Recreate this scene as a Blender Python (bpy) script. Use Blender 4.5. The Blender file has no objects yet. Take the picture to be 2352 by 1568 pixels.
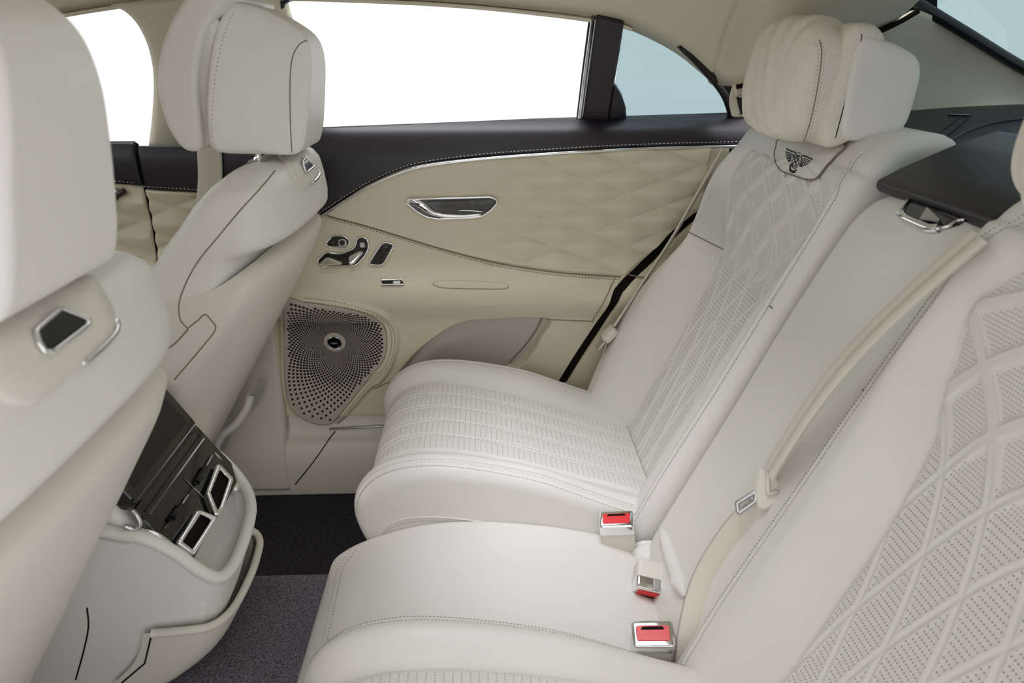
import bpy, bmesh, math, random
import numpy as np
from mathutils import Vector, Matrix
from mathutils.bvhtree import BVHTree
C = bpy.context.scene
col = C.collection
random.seed(4); rng = np.random.default_rng(4)
# ------------------------------------------------------------------ camera, world, exposure
F = 1640.0; CX = 1176.0; CY = 784.0; ZC = 1.08
PIT = math.atan((784 - 110) / F); YAW = math.atan(.0402 * math.cos(PIT))
cd = bpy.data.cameras.new('camera'); cam = bpy.data.objects.new('camera', cd); col.objects.link(cam)
cd.sensor_width = 36; cd.lens = F / 2352 * 36; cd.clip_start = .02
fwd = Vector((math.sin(YAW) * math.cos(PIT), math.cos(YAW) * math.cos(PIT), -math.sin(PIT)))
cam.location = (0, 0, ZC); cam.rotation_euler = fwd.to_track_quat('-Z', 'Y').to_euler()
cd.dof.use_dof = True; cd.dof.focus_distance = 1.4; cd.dof.aperture_fstop = 6.3
C.camera = cam
w = bpy.data.worlds.new('overcast'); C.world = w; w.use_nodes = True
w.node_tree.nodes['Background'].inputs[0].default_value = (1.0, 1.0, 1.0, 1)
w.node_tree.nodes['Background'].inputs[1].default_value = 1.0
vs = C.view_settings
vs.view_transform = 'Standard'; vs.look = 'None'; vs.gamma = 1; vs.use_curve_mapping = False
vs.exposure = .3

sl_ = bpy.data.lights.new('daylight', 'SUN'); sun = bpy.data.objects.new('daylight', sl_); col.objects.link(sun)
sl_.energy = 2.6; sl_.angle = math.radians(35); sl_.color = (.96, .94, 1)
sun.rotation_euler = Vector((.10, .16, -.97)).to_track_quat('-Z', 'Y').to_euler(); sun.location = (-1, -3, 3)
# ------------------------------------------------------------------ projection helpers (photo pixel -> point at a known real distance)
def ray(u, v):
    a = (u - CX) / F; b = (CY - v) / F; fh = math.cos(PIT) + b * math.sin(PIT)
    return np.array((a * math.cos(YAW) + fh * math.sin(YAW), fh * math.cos(YAW) - a * math.sin(YAW), b * math.cos(PIT) - math.sin(PIT)))
O = np.array((0, 0, ZC))
def PY(u, v, y): r = ray(u, v); return O + r * (y / r[1])
def PZ(u, v, z): r = ray(u, v); return O + r * ((z - ZC) / r[2])
def PX(u, v, x): r = ray(u, v); return O + r * (x / r[0])
def PL(u, v, p0, n):
    r = ray(u, v); p0 = np.array(p0, float); n = np.array(n, float)
    return O + r * (np.dot(p0 - O, n) / np.dot(r, n))
def cr(pts, n=8, closed=False):
    P = np.array(pts, float); m = len(P); out = []
    if closed: idx = [(P[(i - 1) % m], P[i], P[(i + 1) % m], P[(i + 2) % m]) for i in range(m)]
    else:
        Q = np.vstack([2 * P[0] - P[1], P, 2 * P[-1] - P[-2]]); idx = [(Q[i], Q[i + 1], Q[i + 2], Q[i + 3]) for i in range(m - 1)]
    for a, b, c, d in idx:   # centripetal-ish
        for k in range(n):
            t = k / n
            out.append(.5 * ((2 * b) + (-a + c) * t + (2 * a - 5 * b + 4 * c - d) * t * t + (-a + 3 * b - 3 * c + d) * t ** 3))
    if not closed: out.append(P[-1])
    return np.array(out)
def rnd(poly, r, n=5):
    """polygon with corners rounded by r"""
    P = np.array(poly, float); m = len(P); out = []
    for i in range(m):
        a, b, c = P[i - 1], P[i], P[(i + 1) % m]
        d1 = a - b; d2 = c - b; l1 = np.linalg.norm(d1); l2 = np.linalg.norm(d2)
        k = min(r, l1 * .45, l2 * .45); p = b + d1 / l1 * k; q = b + d2 / l2 * k
        for j in range(n + 1):
            t = j / n; out.append((1 - t) ** 2 * p + 2 * t * (1 - t) * b + t * t * q)
    return np.array(out)
def resample(P, step):
    P = np.array(P, float); d = np.r_[0, np.cumsum(np.linalg.norm(np.diff(P, axis=0), axis=1))]
    n = max(2, int(d[-1] / step) + 1); t = np.linspace(0, d[-1], n)
    return np.stack([np.interp(t, d, P[:, k]) for k in range(P.shape[1])], 1)
def sst(a, b, x):
    t = np.clip((x - a) / (b - a), 0, 1); return t * t * (3 - 2 * t)
# ------------------------------------------------------------------ object helpers
def tag(o, label=None, cat=None, group=None, kind=None):
    if label: o['label'] = label
    if cat: o['category'] = cat
    if group: o['group'] = group
    if kind: o['kind'] = kind
    return o
def thing(name, loc, label, cat, group=None, parent=None):
    o = bpy.data.objects.new(name, None); col.objects.link(o); o.location = loc; o.empty_display_size = .05
    return tag(o, label, cat, group)
def struct(name, loc=(0, 0, 0)):
    o = bpy.data.objects.new(name, None); col.objects.link(o); o.location = loc; o.empty_display_size = .05
    o['kind'] = 'structure'; return o
def link(name, me, mat, parent=None, smooth=True, label=None, kind=None):
    o = bpy.data.objects.new(name, me); col.objects.link(o)
    if mat is not None: me.materials.append(mat)
    if smooth: me.polygons.foreach_set('use_smooth', [True] * len(me.polygons))
    if parent is not None:
        o.parent = parent
        q = parent; off = Vector((0, 0, 0))
        while q is not None: off += q.location; q = q.parent
        if off.length > 0: me.transform(Matrix.Translation(-off))
    if label: o['label'] = label
    if kind: o['kind'] = kind
    return o
def mesh(name, V, Fc, mat, parent=None, smooth=True, label=None, kind=None):
    me = bpy.data.meshes.new(name); me.from_pydata([tuple(map(float, v)) for v in V], [], [tuple(map(int, f)) for f in Fc]); me.update()
    return link(name, me, mat, parent, smooth, label, kind)
def grid(name, P, mat, parent=None, uv=None, attr=None, flip=False, skirt=None, label=None, kind=None, wrap=False):
    """P (ni,nj,3) -> quad mesh; skirt (ni,nj,3) = offset vectors used to turn the border back into depth"""
    if skirt is not None:
        P0 = P; sk = np.broadcast_to(np.array(skirt, float), P.shape)
        P = np.pad(P, ((1, 1), (1, 1), (0, 0)), 'edge'); S = np.pad(sk, ((1, 1), (1, 1), (0, 0)), 'edge')
        m = np.ones(P.shape[:2], bool); m[1:-1, 1:-1] = False
        P = P.copy(); P[m] += S[m]
        if uv is not None: uv = np.pad(uv, ((1, 1), (1, 1), (0, 0)), 'edge')
        if attr is not None: attr = np.pad(attr, 1, 'edge')
    ni, nj = P.shape[:2]
    me = bpy.data.meshes.new(name); me.vertices.add(ni * nj); me.vertices.foreach_set('co', P.reshape(-1).astype(np.float32))
    I = np.arange(ni * nj).reshape(ni, nj)
    if wrap: I = np.hstack([I, I[:, :1]])
    q = np.stack([I[:-1, :-1], I[1:, :-1], I[1:, 1:], I[:-1, 1:]], -1).reshape(-1, 4)
    if flip: q = q[:, ::-1]
    n = len(q); me.loops.add(n * 4); me.polygons.add(n)
    me.loops.foreach_set('vertex_index', q.reshape(-1).astype(np.int32)); me.polygons.foreach_set('loop_start', np.arange(0, n * 4, 4, dtype=np.int32))
    if uv is not None:
        L = me.uv_layers.new(name='uv'); L.data.foreach_set('uv', uv.reshape(-1, 2)[q.reshape(-1)].reshape(-1).astype(np.float32))
    if attr is not None:
        A = me.attributes.new('perf', 'FLOAT', 'POINT'); A.data.foreach_set('value', attr.reshape(-1).astype(np.float32))
    me.update(calc_edges=True); me.validate()
    return link(name, me, mat, parent, True, label, kind)
def frames(P, closed=False, up=None):
    P = np.array(P, float); n = len(P)
    T = (np.roll(P, -1, 0) - np.roll(P, 1, 0)) if closed else np.gradient(P, axis=0)
    T /= np.linalg.norm(T, axis=1)[:, None] + 1e-12
    N = np.zeros_like(P); v = np.array((0, 0, 1.)) if up is None else np.array(up, float)
    if abs(np.dot(v, T[0])) > .95: v = np.array((1., 0, 0))
    for i in range(n):
        v = v - np.dot(v, T[i]) * T[i]; v /= np.linalg.norm(v) + 1e-12; N[i] = v
    return T, N, np.cross(T, N)
def tube(name, P, r, mat, parent=None, closed=False, n=8, label=None, kind=None, flat=1.0, up=None):
    T, N, B = frames(P, closed, up); P = np.array(P, float); r = np.broadcast_to(r, (len(P),))
    V = []; m = len(P)
    for i in range(m):
        for k in range(n):
            a = 2 * math.pi * k / n; V.append(P[i] + r[i] * (flat * math.cos(a) * N[i] + math.sin(a) * B[i]))
    Fc = []
    for i in range(m if closed else m - 1):
        j = (i + 1) % m
        for k in range(n): Fc.append((i * n + k, j * n + k, j * n + (k + 1) % n, i * n + (k + 1) % n)[::-1])
    if not closed: Fc += [tuple(range(n)), tuple(range((m - 1) * n, m * n))[::-1]]
    return mesh(name, V, Fc, mat, parent, True, label, kind)
def stitch(name, P, mat, parent, dash=.0032, gap=.0016, r=.00045, N=None, lift=.0004, label=None):
    P = np.array(P, float)
    d = np.r_[0, np.cumsum(np.linalg.norm(np.diff(P, axis=0), axis=1))]; L = d[-1]; s = 0; V = []; Fc = []
    at = lambda t: np.array([np.interp(t, d, P[:, k]) for k in range(3)])
    while s + dash < L:
        a, b = at(s), at(s + dash); m = (a + b) / 2; t = b - a; t /= np.linalg.norm(t) + 1e-12
        view = O - m; view /= np.linalg.norm(view); u = np.cross(t, view); u /= np.linalg.norm(u) + 1e-12; n = np.cross(u, t)
        n = n if np.dot(n, view) > 0 else -n
        i = len(V); c = m + n * lift
        V += [a, c + u * r, b, c - u * r, c + n * r, c - n * r]
        Fc += [(i, i + 1, i + 4), (i + 1, i + 2, i + 4), (i + 2, i + 3, i + 4), (i + 3, i, i + 4), (i + 1, i, i + 5), (i + 2, i + 1, i + 5), (i + 3, i + 2, i + 5), (i, i + 3, i + 5)]
        s += dash + gap
    return mesh(name, V, Fc, mat, parent, False, label, 'stuff')
def box_rounded(name, c, half, R, mat, parent, e=.3, n=12, label=None, taper=0):
    """superellipsoid-like rounded block; R 3x3 columns = local axes"""
    bm = bmesh.new(); bmesh.ops.create_cube(bm, size=2)
    bmesh.ops.bevel(bm, geom=bm.edges[:] , offset=e, segments=4, profile=.5, affect='EDGES')
    for v in bm.verts:
        k = 1 - taper * (v.co.z + 1) / 2
        p = Vector((v.co.x * half[0] * k, v.co.y * half[1] * k, v.co.z * half[2]))
        v.co = Vector(c) + Vector(R[0]) * p.x + Vector(R[1]) * p.y + Vector(R[2]) * p.z
    me = bpy.data.meshes.new(name); bm.to_mesh(me); bm.free()
    return link(name, me, mat, parent, True, label)
def plate(name, P, N, lift, thick, mat, parent, inset=.0015, label=None, kind=None, bot=0.0):
    """closed outline P (m,3) with outward normal N: a plate of given thickness with a chamfered rim"""
    P = np.array(P, float); N = np.array(N, float); N = N / np.linalg.norm(N); m = len(P); c = P.mean(0)
    T = np.roll(P, -1, 0) - np.roll(P, 1, 0); T /= np.linalg.norm(T, axis=1)[:, None] + 1e-12
    I = np.cross(N[None], T)
    a = .5 * np.sum(np.cross(P - c, np.roll(P, -1, 0) - c) @ N)
    if a < 0: I = -I
    r0 = P + N * bot; r1 = P + N * (lift + thick - inset); r2 = P + I * inset + N * (lift + thick)
    V = np.vstack([r0, r1, r2]); Fc = []
    for k in range(2):
        for i in range(m): j = (i + 1) % m; Fc.append((k * m + i, k * m + j, (k + 1) * m + j, (k + 1) * m + i))
    Fc.append(tuple(range(2 * m, 3 * m)))
    if a < 0: Fc = [f[::-1] for f in Fc]
    o = mesh(name, V, Fc, mat, parent, False, label, kind)
    return o
class Prof:
    """a 2-D profile swept along one axis: axis 'y' (profile x,z) or 'x' (profile y,z)"""
    def __init__(s, pts, axis, side, n=14):
        s.P = resample(cr(pts, n), .004); s.ax = axis
        s.d = np.r_[0, np.cumsum(np.linalg.norm(np.diff(s.P, axis=0), axis=1))]; s.L = s.d[-1]
        T = np.gradient(s.P, axis=0); T /= np.linalg.norm(T, axis=1)[:, None]; s.N = np.stack([-T[:, 1], T[:, 0]], 1) * side
    def pt(s, S, t, h=0):
        S = np.asarray(S, float); t = np.asarray(t, float)
        a = np.interp(S, s.d, s.P[:, 0]); b = np.interp(S, s.d, s.P[:, 1]); na = np.interp(S, s.d, s.N[:, 0]); nb = np.interp(S, s.d, s.N[:, 1])
        a = a + na * h; b = b + nb * h
        z = t + 0 * a
        return np.stack([a, z, b] if s.ax == 'y' else [z, a, b], -1)
    def nrm(s, S):
        na = np.interp(S, s.d, s.N[:, 0]); nb = np.interp(S, s.d, s.N[:, 1]); z = 0 * na
        return np.stack([na, z, nb] if s.ax == 'y' else [z, na, nb], -1)
    def uv(s, u, v, h=0):
        r = ray(u, v); i = 0 if s.ax == 'y' else 1; k = 1 - i
        Q = s.P + s.N * h
        g = (Q[:, 0] - 0) * r[2] - (Q[:, 1] - ZC) * r[i]        # signed side of the ray line
        j = np.where(g[:-1] * g[1:] <= 0)[0]
        best = None
        for q in j:
            f = g[q] / (g[q] - g[q + 1] + 1e-15); a, b = Q[q] * (1 - f) + Q[q + 1] * f
            lam = a / r[i] if abs(r[i]) > abs(r[2]) else (b - ZC) / r[2]
            if lam > 0 and (best is None or lam < best[0]): best = (lam, s.d[q] * (1 - f) + s.d[q + 1] * f, lam * r[k])
        if best is None:
            q = int(np.argmin(np.abs(g))); lam = Q[q, 0] / r[i]; best = (lam, s.d[q], lam * r[k])
        return best[1], best[2]
    def uvs(s, px, h=0, n=6):
        return np.array([s.uv(u, v, h) for u, v in (cr(px, n) if n > 1 else px)])
def bvh(*objs):
    V = []; Pq = []
    for o in objs:
        me = o.data; off = len(V); q = o.parent; t = Vector(o.location)
        while q is not None: t += q.location; q = q.parent
        V += [v.co + t for v in me.vertices]; Pq += [[off + i for i in p.vertices] for p in me.polygons]
    return BVHTree.FromPolygons(V, Pq)
def cast(tree, px, lift=0.0):
    """where lines of sight through photo pixels meet a built surface; returns points and normals"""
    out = []; nn = []
    for u, v in px:
        r = ray(u, v); r = r / np.linalg.norm(r)
        h, n, i, d = tree.ray_cast(Vector(O), Vector(r))
        if h is None: continue
        n = np.array(n); n = n if np.dot(n, r) < 0 else -n
        out.append(np.array(h) + n * lift); nn.append(n)
    return np.array(out), np.array(nn)
def mir(P): P = np.array(P, float).copy(); P[..., 1] = 1.8 - P[..., 1]; return P
def sdf(px, py, poly):
    """signed distance (negative inside) of arrays px,py to polygon"""
    d = np.full(px.shape, 1e9); ins = np.zeros(px.shape, bool); m = len(poly)
    for i in range(m):
        a = poly[i]; b = poly[(i + 1) % m]; e = b - a; wx = px - a[0]; wy = py - a[1]
        t = np.clip((wx * e[0] + wy * e[1]) / (e @ e + 1e-15), 0, 1)
        d = np.minimum(d, (wx - e[0] * t) ** 2 + (wy - e[1] * t) ** 2)
        c = ((a[1] > py) != (b[1] > py)) & (px < (b[0] - a[0]) * (py - a[1]) / (b[1] - a[1] + 1e-15) + a[0]); ins ^= c
    return np.sqrt(d) * np.where(ins, -1, 1)
# ------------------------------------------------------------------ materials (all procedural)
def nt(name):
    m = bpy.data.materials.new(name); m.use_nodes = True; t = m.node_tree; return m, t, t.nodes['Principled BSDF']
def leather(name, c, rough=.42, bump=.06, scale=900, var=.03, spec=.4):
    m, t, b = nt(name); N = t.nodes; L = t.links
    co = N.new('ShaderNodeTexCoord'); vo = N.new('ShaderNodeTexVoronoi'); vo.inputs['Scale'].default_value = scale; L.new(co.outputs['Object'], vo.inputs['Vector'])
    bp = N.new('ShaderNodeBump'); bp.inputs['Strength'].default_value = bump; bp.inputs['Distance'].default_value = .0006; L.new(vo.outputs['Distance'], bp.inputs['Height']); L.new(bp.outputs[0], b.inputs['Normal'])
    no = N.new('ShaderNodeTexNoise'); no.inputs['Scale'].default_value = 9; L.new(co.outputs['Object'], no.inputs['Vector'])
    mx = N.new('ShaderNodeMixRGB'); mx.inputs[1].default_value = (*[x * (1 - var) for x in c], 1); mx.inputs[2].default_value = (*[min(1, x * (1 + var)) for x in c], 1)
    L.new(no.outputs[0], mx.inputs[0]); L.new(mx.outputs[0], b.inputs['Base Color'])
    b.inputs['Roughness'].default_value = rough; b.inputs['Specular IOR Level'].default_value = spec
    return m
def perforated(name, c, pu, pv, r, rough=.45):
    """leather with rows of punched holes; the holes follow the surface coordinates (metres) where 'perf' is set"""
    m, t, b = nt(name); N = t.nodes; L = t.links
    uv = N.new('ShaderNodeUVMap'); uv.uv_map = 'uv'; sp = N.new('ShaderNodeSeparateXYZ'); L.new(uv.outputs[0], sp.inputs[0])
    def M(op, a, bb=None, cl=False):
        n = N.new('ShaderNodeMath'); n.operation = op; n.use_clamp = cl
        for i, x in enumerate((a, bb)):
            if x is None: continue
            if isinstance(x, (int, float)): n.inputs[i].default_value = x
            else: L.new(x, n.inputs[i])
        return n.outputs[0]
    fu = M('SUBTRACT', M('FRACT', M('DIVIDE', sp.outputs[0], pu)), .5); fv = M('SUBTRACT', M('FRACT', M('DIVIDE', sp.outputs[1], pv)), .5)
    du = M('MULTIPLY', fu, pu); dv = M('MULTIPLY', fv, pv)
    dist = M('SQRT', M('ADD', M('MULTIPLY', du, du), M('MULTIPLY', dv, dv)))
    hole = M('LESS_THAN', dist, r)
    at = N.new('ShaderNodeAttribute'); at.attribute_name = 'perf'
    mask = M('MULTIPLY', hole, M('GREATER_THAN', at.outputs['Fac'], .5))
    mx = N.new('ShaderNodeMixRGB'); mx.inputs[1].default_value = (*c, 1); mx.inputs[2].default_value = (.09, .075, .055, 1); L.new(mask, mx.inputs[0]); L.new(mx.outputs[0], b.inputs['Base Color'])
    co = N.new('ShaderNodeTexCoord'); vo = N.new('ShaderNodeTexVoronoi'); vo.inputs['Scale'].default_value = 900; L.new(co.outputs['Object'], vo.inputs['Vector'])
    bp = N.new('ShaderNodeBump'); bp.inputs['Strength'].default_value = .05; bp.inputs['Distance'].default_value = .0006; L.new(vo.outputs['Distance'], bp.inputs['Height']); L.new(bp.outputs[0], b.inputs['Normal'])
    b.inputs['Roughness'].default_value = rough; b.inputs['Specular IOR Level'].default_value = .4
    return m
def plain(name, c, rough=.5, metal=0, spec=.5, coat=0):
    m, t, b = nt(name); b.inputs['Base Color'].default_value = (*c, 1); b.inputs['Roughness'].default_value = rough; b.inputs['Metallic'].default_value = metal
    b.inputs['Specular IOR Level'].default_value = spec; b.inputs['Coat Weight'].default_value = coat
    return m
def fabric(name, c1, c2, scale, rough=.9, bump=.3, dist=.001):
    m, t, b = nt(name); N = t.nodes; L = t.links
    co = N.new('ShaderNodeTexCoord'); no = N.new('ShaderNodeTexNoise'); no.inputs['Scale'].default_value = scale; no.inputs['Detail'].default_value = 4; L.new(co.outputs['Object'], no.inputs['Vector'])
    cr_ = N.new('ShaderNodeValToRGB'); cr_.color_ramp.elements[0].position = .35; cr_.color_ramp.elements[1].position = .65
    cr_.color_ramp.elements[0].color = (*c1, 1); cr_.color_ramp.elements[1].color = (*c2, 1); L.new(no.outputs[0], cr_.inputs[0]); L.new(cr_.outputs[0], b.inputs['Base Color'])
    bp = N.new('ShaderNodeBump'); bp.inputs['Strength'].default_value = bump; bp.inputs['Distance'].default_value = dist; L.new(no.outputs[0], bp.inputs['Height']); L.new(bp.outputs[0], b.inputs['Normal'])
    b.inputs['Roughness'].default_value = rough; b.inputs['Specular IOR Level'].default_value = .2
    return m
def glass(name, tint, refl=.05):
    m, t, b = nt(name); N = t.nodes; L = t.links; N.remove(b)
    tr = N.new('ShaderNodeBsdfTransparent'); tr.inputs[0].default_value = (*tint, 1); gl = N.new('ShaderNodeBsdfGlossy'); gl.inputs['Roughness'].default_value = .02
    mx = N.new('ShaderNodeMixShader'); mx.inputs[0].default_value = refl; L.new(tr.outputs[0], mx.inputs[1]); L.new(gl.outputs[0], mx.inputs[2]); L.new(mx.outputs[0], N['Material Output'].inputs[0])
    return m
CREAM = (.76, .74, .70); DOOR_WARM_LIT = (.69, .635, .485)  # door cream tinted warmer for light bounced inside the cabin
M_seat = leather('cream_leather', CREAM); M_door = leather('door_leather_warm_lit', DOOR_WARM_LIT, .45)
M_perf_seat = perforated('perforated_leather_cushion', CREAM, .0037, .0105, .00068)
M_perf_back = perforated('perforated_leather_back', CREAM, .0041, .0074, .00085)
M_dark = leather('dark_leather', (.012, .009, .015), .40, .05, 700, .1, .6)
M_black = plain('black_plastic', (.006, .006, .007), .35); M_gloss = plain('gloss_black', (.004, .004, .005), .08, 0, .5, .5)
M_void = plain('dark_gap', (.01, .009, .008), .9, 0, .1)
M_chrome = plain('chrome', (.86, .86, .88), .07, 1); M_satin = plain('satin_metal', (.6, .6, .62), .25, 1)
M_seam = plain('seam_shadow', (.24, .20, .14), .8); M_thread = plain('dark_thread', (.025, .027, .035), .7); M_thread2 = plain('grey_thread', (.30, .28, .23), .7); M_threadw = plain('white_thread', (.75, .72, .62), .7); M_threadt = plain('cream_thread', (.62, .60, .54), .7)
M_head = fabric('headliner_cloth', (.66, .61, .49), (.72, .67, .55), 600, .95, .1)
M_suede = fabric('pillow_suede', (.70, .66, .58), (.78, .74, .66), 350, .95, .2)
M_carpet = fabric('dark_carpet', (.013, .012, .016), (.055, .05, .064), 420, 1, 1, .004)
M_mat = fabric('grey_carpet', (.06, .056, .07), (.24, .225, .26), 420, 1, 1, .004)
M_web = fabric('belt_webbing', (.66, .62, .54), (.72, .68, .60), 900, .8, .3)
M_cplastic = leather('cream_plastic', (.70, .67, .60), .5, .04, 1200, .01, .3)
M_lilac_lit = leather('pocket_lining_lilac_lit', (.56, .49, .465), .6, .05, 900)  # lilac ambient light of the pocket put into the lining colour
M_grille = plain('grille_plastic', (.50, .45, .39), .45); M_red = plain('red_plastic', (.75, .03, .035), .25)
M_glass = glass('clear_glass', (.93, .96, .95), .03); M_tint = glass('tinted_glass', (.355, .475, .495), .04)
M_ink = plain('black_embroidery', (.012, .011, .016), .7); M_print = plain('grey_print', (.30, .30, .30), .6)
M_ground = plain('pale_concrete', (.56, .56, .56), .8)

# ------------------------------------------------------------------ outside ground and the car floor
g = mesh('ground', [(-34, -34, -.35), (34, -34, -.35), (34, 36, -.35), (-34, 36, -.35), (-34, -34, -.45), (34, -34, -.45), (34, 36, -.45), (-34, 36, -.45)], [(0, 1, 2, 3), (7, 6, 5, 4), (0, 4, 5, 1), (1, 5, 6, 2), (2, 6, 7, 3), (3, 7, 4, 0)], M_ground, smooth=False); g['kind'] = 'structure'
fl = Prof([(.10, .03), (.25, .02), (.5, .02), (.70, .03), (.745, .08), (.77, .185), (.795, .218), (.9, .222), (1.00, .22), (1.02, .212), (1.032, .17), (1.06, .035), (1.15, .022), (1.35, .02), (1.55, .022), (1.62, .03)], 'x', 1)
S_, X_ = np.meshgrid(np.linspace(0, fl.L, 220), np.linspace(-1.5, .9, 60), indexing='ij')
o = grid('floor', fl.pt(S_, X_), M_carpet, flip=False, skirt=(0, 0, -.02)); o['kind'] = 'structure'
fs = [fl.d[np.argmin(np.abs(fl.P[:, 0] - y))] for y in (.775, 1.016)]
S_, X_ = np.meshgrid(np.linspace(fs[0], fs[1], 60), np.linspace(-.9, -.05, 40), indexing='ij')
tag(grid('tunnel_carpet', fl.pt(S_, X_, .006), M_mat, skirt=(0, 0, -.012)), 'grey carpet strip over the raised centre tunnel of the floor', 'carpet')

# ------------------------------------------------------------------ right-hand doors: swept inner surface (y,z)
dp = Prof([(1.70, .975), (1.676, .935), (1.655, .925), (1.632, .905), (1.618, .875), (1.615, .84), (1.622, .76), (1.622, .68), (1.612, .625), (1.585, .592), (1.562, .57), (1.556, .552), (1.560, .532), (1.578, .505), (1.594, .48), (1.602, .44), (1.606, .36), (1.608, .28), (1.608, .19), (1.606, .15)], 'x', -1)
def dz(S): return np.interp(S, dp.d, dp.P[:, 1])
def ds(z): return np.interp(-np.asarray(z), -dp.P[:, 1], dp.d)
def dxz(px, h=0, n=6):
    a = dp.uvs(px, h, n); return np.stack([a[:, 1], dz(a[:, 0])], 1)
def d3(px, h=0, n=6): a = dp.uvs(px, h, n); return dp.pt(a[:, 0], a[:, 1], h)
def dpatch(name, x0, x1, top, bot, mat, parent, h=0, relief=None, step=.004, label=None, depth=.02):
    """piece of the door surface between curves top(x), bot(x) given as heights z"""
    nx = max(8, int((x1 - x0) / step)); xs = np.linspace(x0, x1, nx); zt = top(xs); zb = bot(xs)
    nz = max(6, int(np.max(np.abs(zt - zb)) / step)); t = np.linspace(0, 1, nz)[:, None]
    Z = zt[None] * (1 - t) + zb[None] * t; X = np.broadcast_to(xs[None], Z.shape); S = ds(Z)
    H = h + (relief(X, Z) if relief is not None else 0) + 0 * Z
    P = dp.pt(S, X, H); nr = dp.nrm(S)
    return grid(name, P, mat, parent, flip=True, skirt=-nr * depth, label=label)
gapc = dxz([(1700, 385), (1610, 475), (1545, 530), (1500, 575), (1420, 650), (1398, 700), (1370, 740), (1320, 815), (1280, 880), (1240, 945)]); gapc = gapc[np.argsort(gapc[:, 0])]
gapz = lambda x: np.interp(x, gapc[:, 0], gapc[:, 1])
chr_px = [(690, 520), (730, 500), (752, 487), (800, 455), (850, 425), (905, 400), (960, 383), (1040, 371), (1130, 362), (1250, 354), (1400, 346), (1530, 341), (1660, 338), (1760, 335)]
chc = dxz(chr_px); chz = lambda x: np.interp(x, chc[:, 0], chc[:, 1])
spl_px = [(700, 470), (752, 495), (850, 522), (1000, 568), (1130, 602), (1250, 622), (1340, 631), (1425, 636)]
spc = dxz(spl_px); spz = lambda x: np.interp(x, spc[:, 0], spc[:, 1])
def quilt(amp, cx, cz, fade=None):
    def f(X, Z):
        p = X / cx + Z / cz; q = X / cx - Z / cz
        fp = np.abs(p - np.round(p)) * 2; fq = np.abs(q - np.round(q)) * 2
        a = 1 - fp; b = 1 - fq; h = amp * (a * b / (a + b + .02) * 2 - .3)
        return h * (fade(X, Z) if fade is not None else 1)
    return f
door = struct('door_1', (0, 1.62, .1)); DX0 = -.60
pock = dxz([(905, 872), (955, 812), (1010, 768), (1060, 742), (1120, 735), (1258, 734), (1243, 775), (1222, 812), (1195, 840), (1140, 862), (1060, 880), (960, 890)], 0, 5)
spk_px = [(640, 676), (700, 678), (780, 688), (850, 702), (895, 722), (917, 755), (918, 800), (900, 850), (875, 882), (855, 893), (790, 965), (765, 978), (715, 972), (680, 955), (652, 915), (642, 850), (640, 760)]
spk = dxz(cr(spk_px, 6, True), 0, 1)
def door_relief(X, Z):
    h = 0 * X
    h = h - .028 * sst(.003, -.006, sdf(X, Z, pock)) - .006 * np.exp(-(sdf(X, Z, pock) / .012) ** 2) * 0
    h = h + .010 * sst(.002, -.010, sdf(X, Z, spk))
    return h
bot_door = lambda x: np.maximum(.19 + 0 * x, gapz(x) + .0)
dpanel = dpatch('door_panel', DX0, .545, lambda x: np.maximum(chz(x) - .0, bot_door(x) + .004), bot_door, M_door, door, 0, door_relief, .0026)
dpatch('upper_trim', DX0, .72, lambda x: .915 + .0285 * (x + .365), lambda x: chz(x) + .004, M_dark, door, .006, lambda X, Z: -.010 * np.clip(1 - (Z - chz(X)) / .012, 0, 1) ** 2, .004)
quiltp = dpatch('quilted_panel', -.37, .50, lambda x: np.maximum(chz(x) - .003, bot_door(x) + .0045), lambda x: np.maximum(np.minimum(spz(x) + .003, chz(x) - .004), bot_door(x) + .002), M_door, door, .004, quilt(.015, .165, .062, lambda X, Z: sst(-.12, .16, X + (.75 - Z) * .35)), .003)
c3 = dp.pt(ds(chc[:, 1]), chc[:, 0], .008); c3 = c3[c3[:, 0] < .60]
tube('chrome_strip', c3, .0036, M_chrome, door, n=8)
stitch('stitching', dp.pt(ds(chz(c3[:, 0]) + .0095), c3[:, 0], .0065), M_threadw, door, .006, .0025, .0009)
sp3 = dp.pt(ds(spc[:, 1]), spc[:, 0], .001); tube('split_seam', sp3, .0016, M_seam, door)
stitch('split_stitching', dp.pt(ds(spc[:, 1] - .005), spc[:, 0], .0005), M_thread, door, .006, .0015, .0008)
# pocket lining and its rear flap
pin = np.array([p for p in pock])
def on_door(xz, h): xz = np.array(xz); return dp.pt(ds(xz[:, 1]), xz[:, 0], h)
def dplate(name, px, lift, thick, mat, parent, r=0, label=None, inset=.0012, hb=0):
    xz = dxz(px, 0, 1)
    if r: xz = rnd(xz, r)
    return plate(name, on_door(xz, hb), (0, -1, .0), lift, thick, mat, parent, inset, label)
cxz = pock.mean(0); shr = cxz + (pock - cxz) * .985

tube('pocket_flap', on_door(dxz([(1248, 740), (1230, 772), (1205, 805), (1170, 842)]), -.0235), .0016, M_seam, door)
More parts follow.
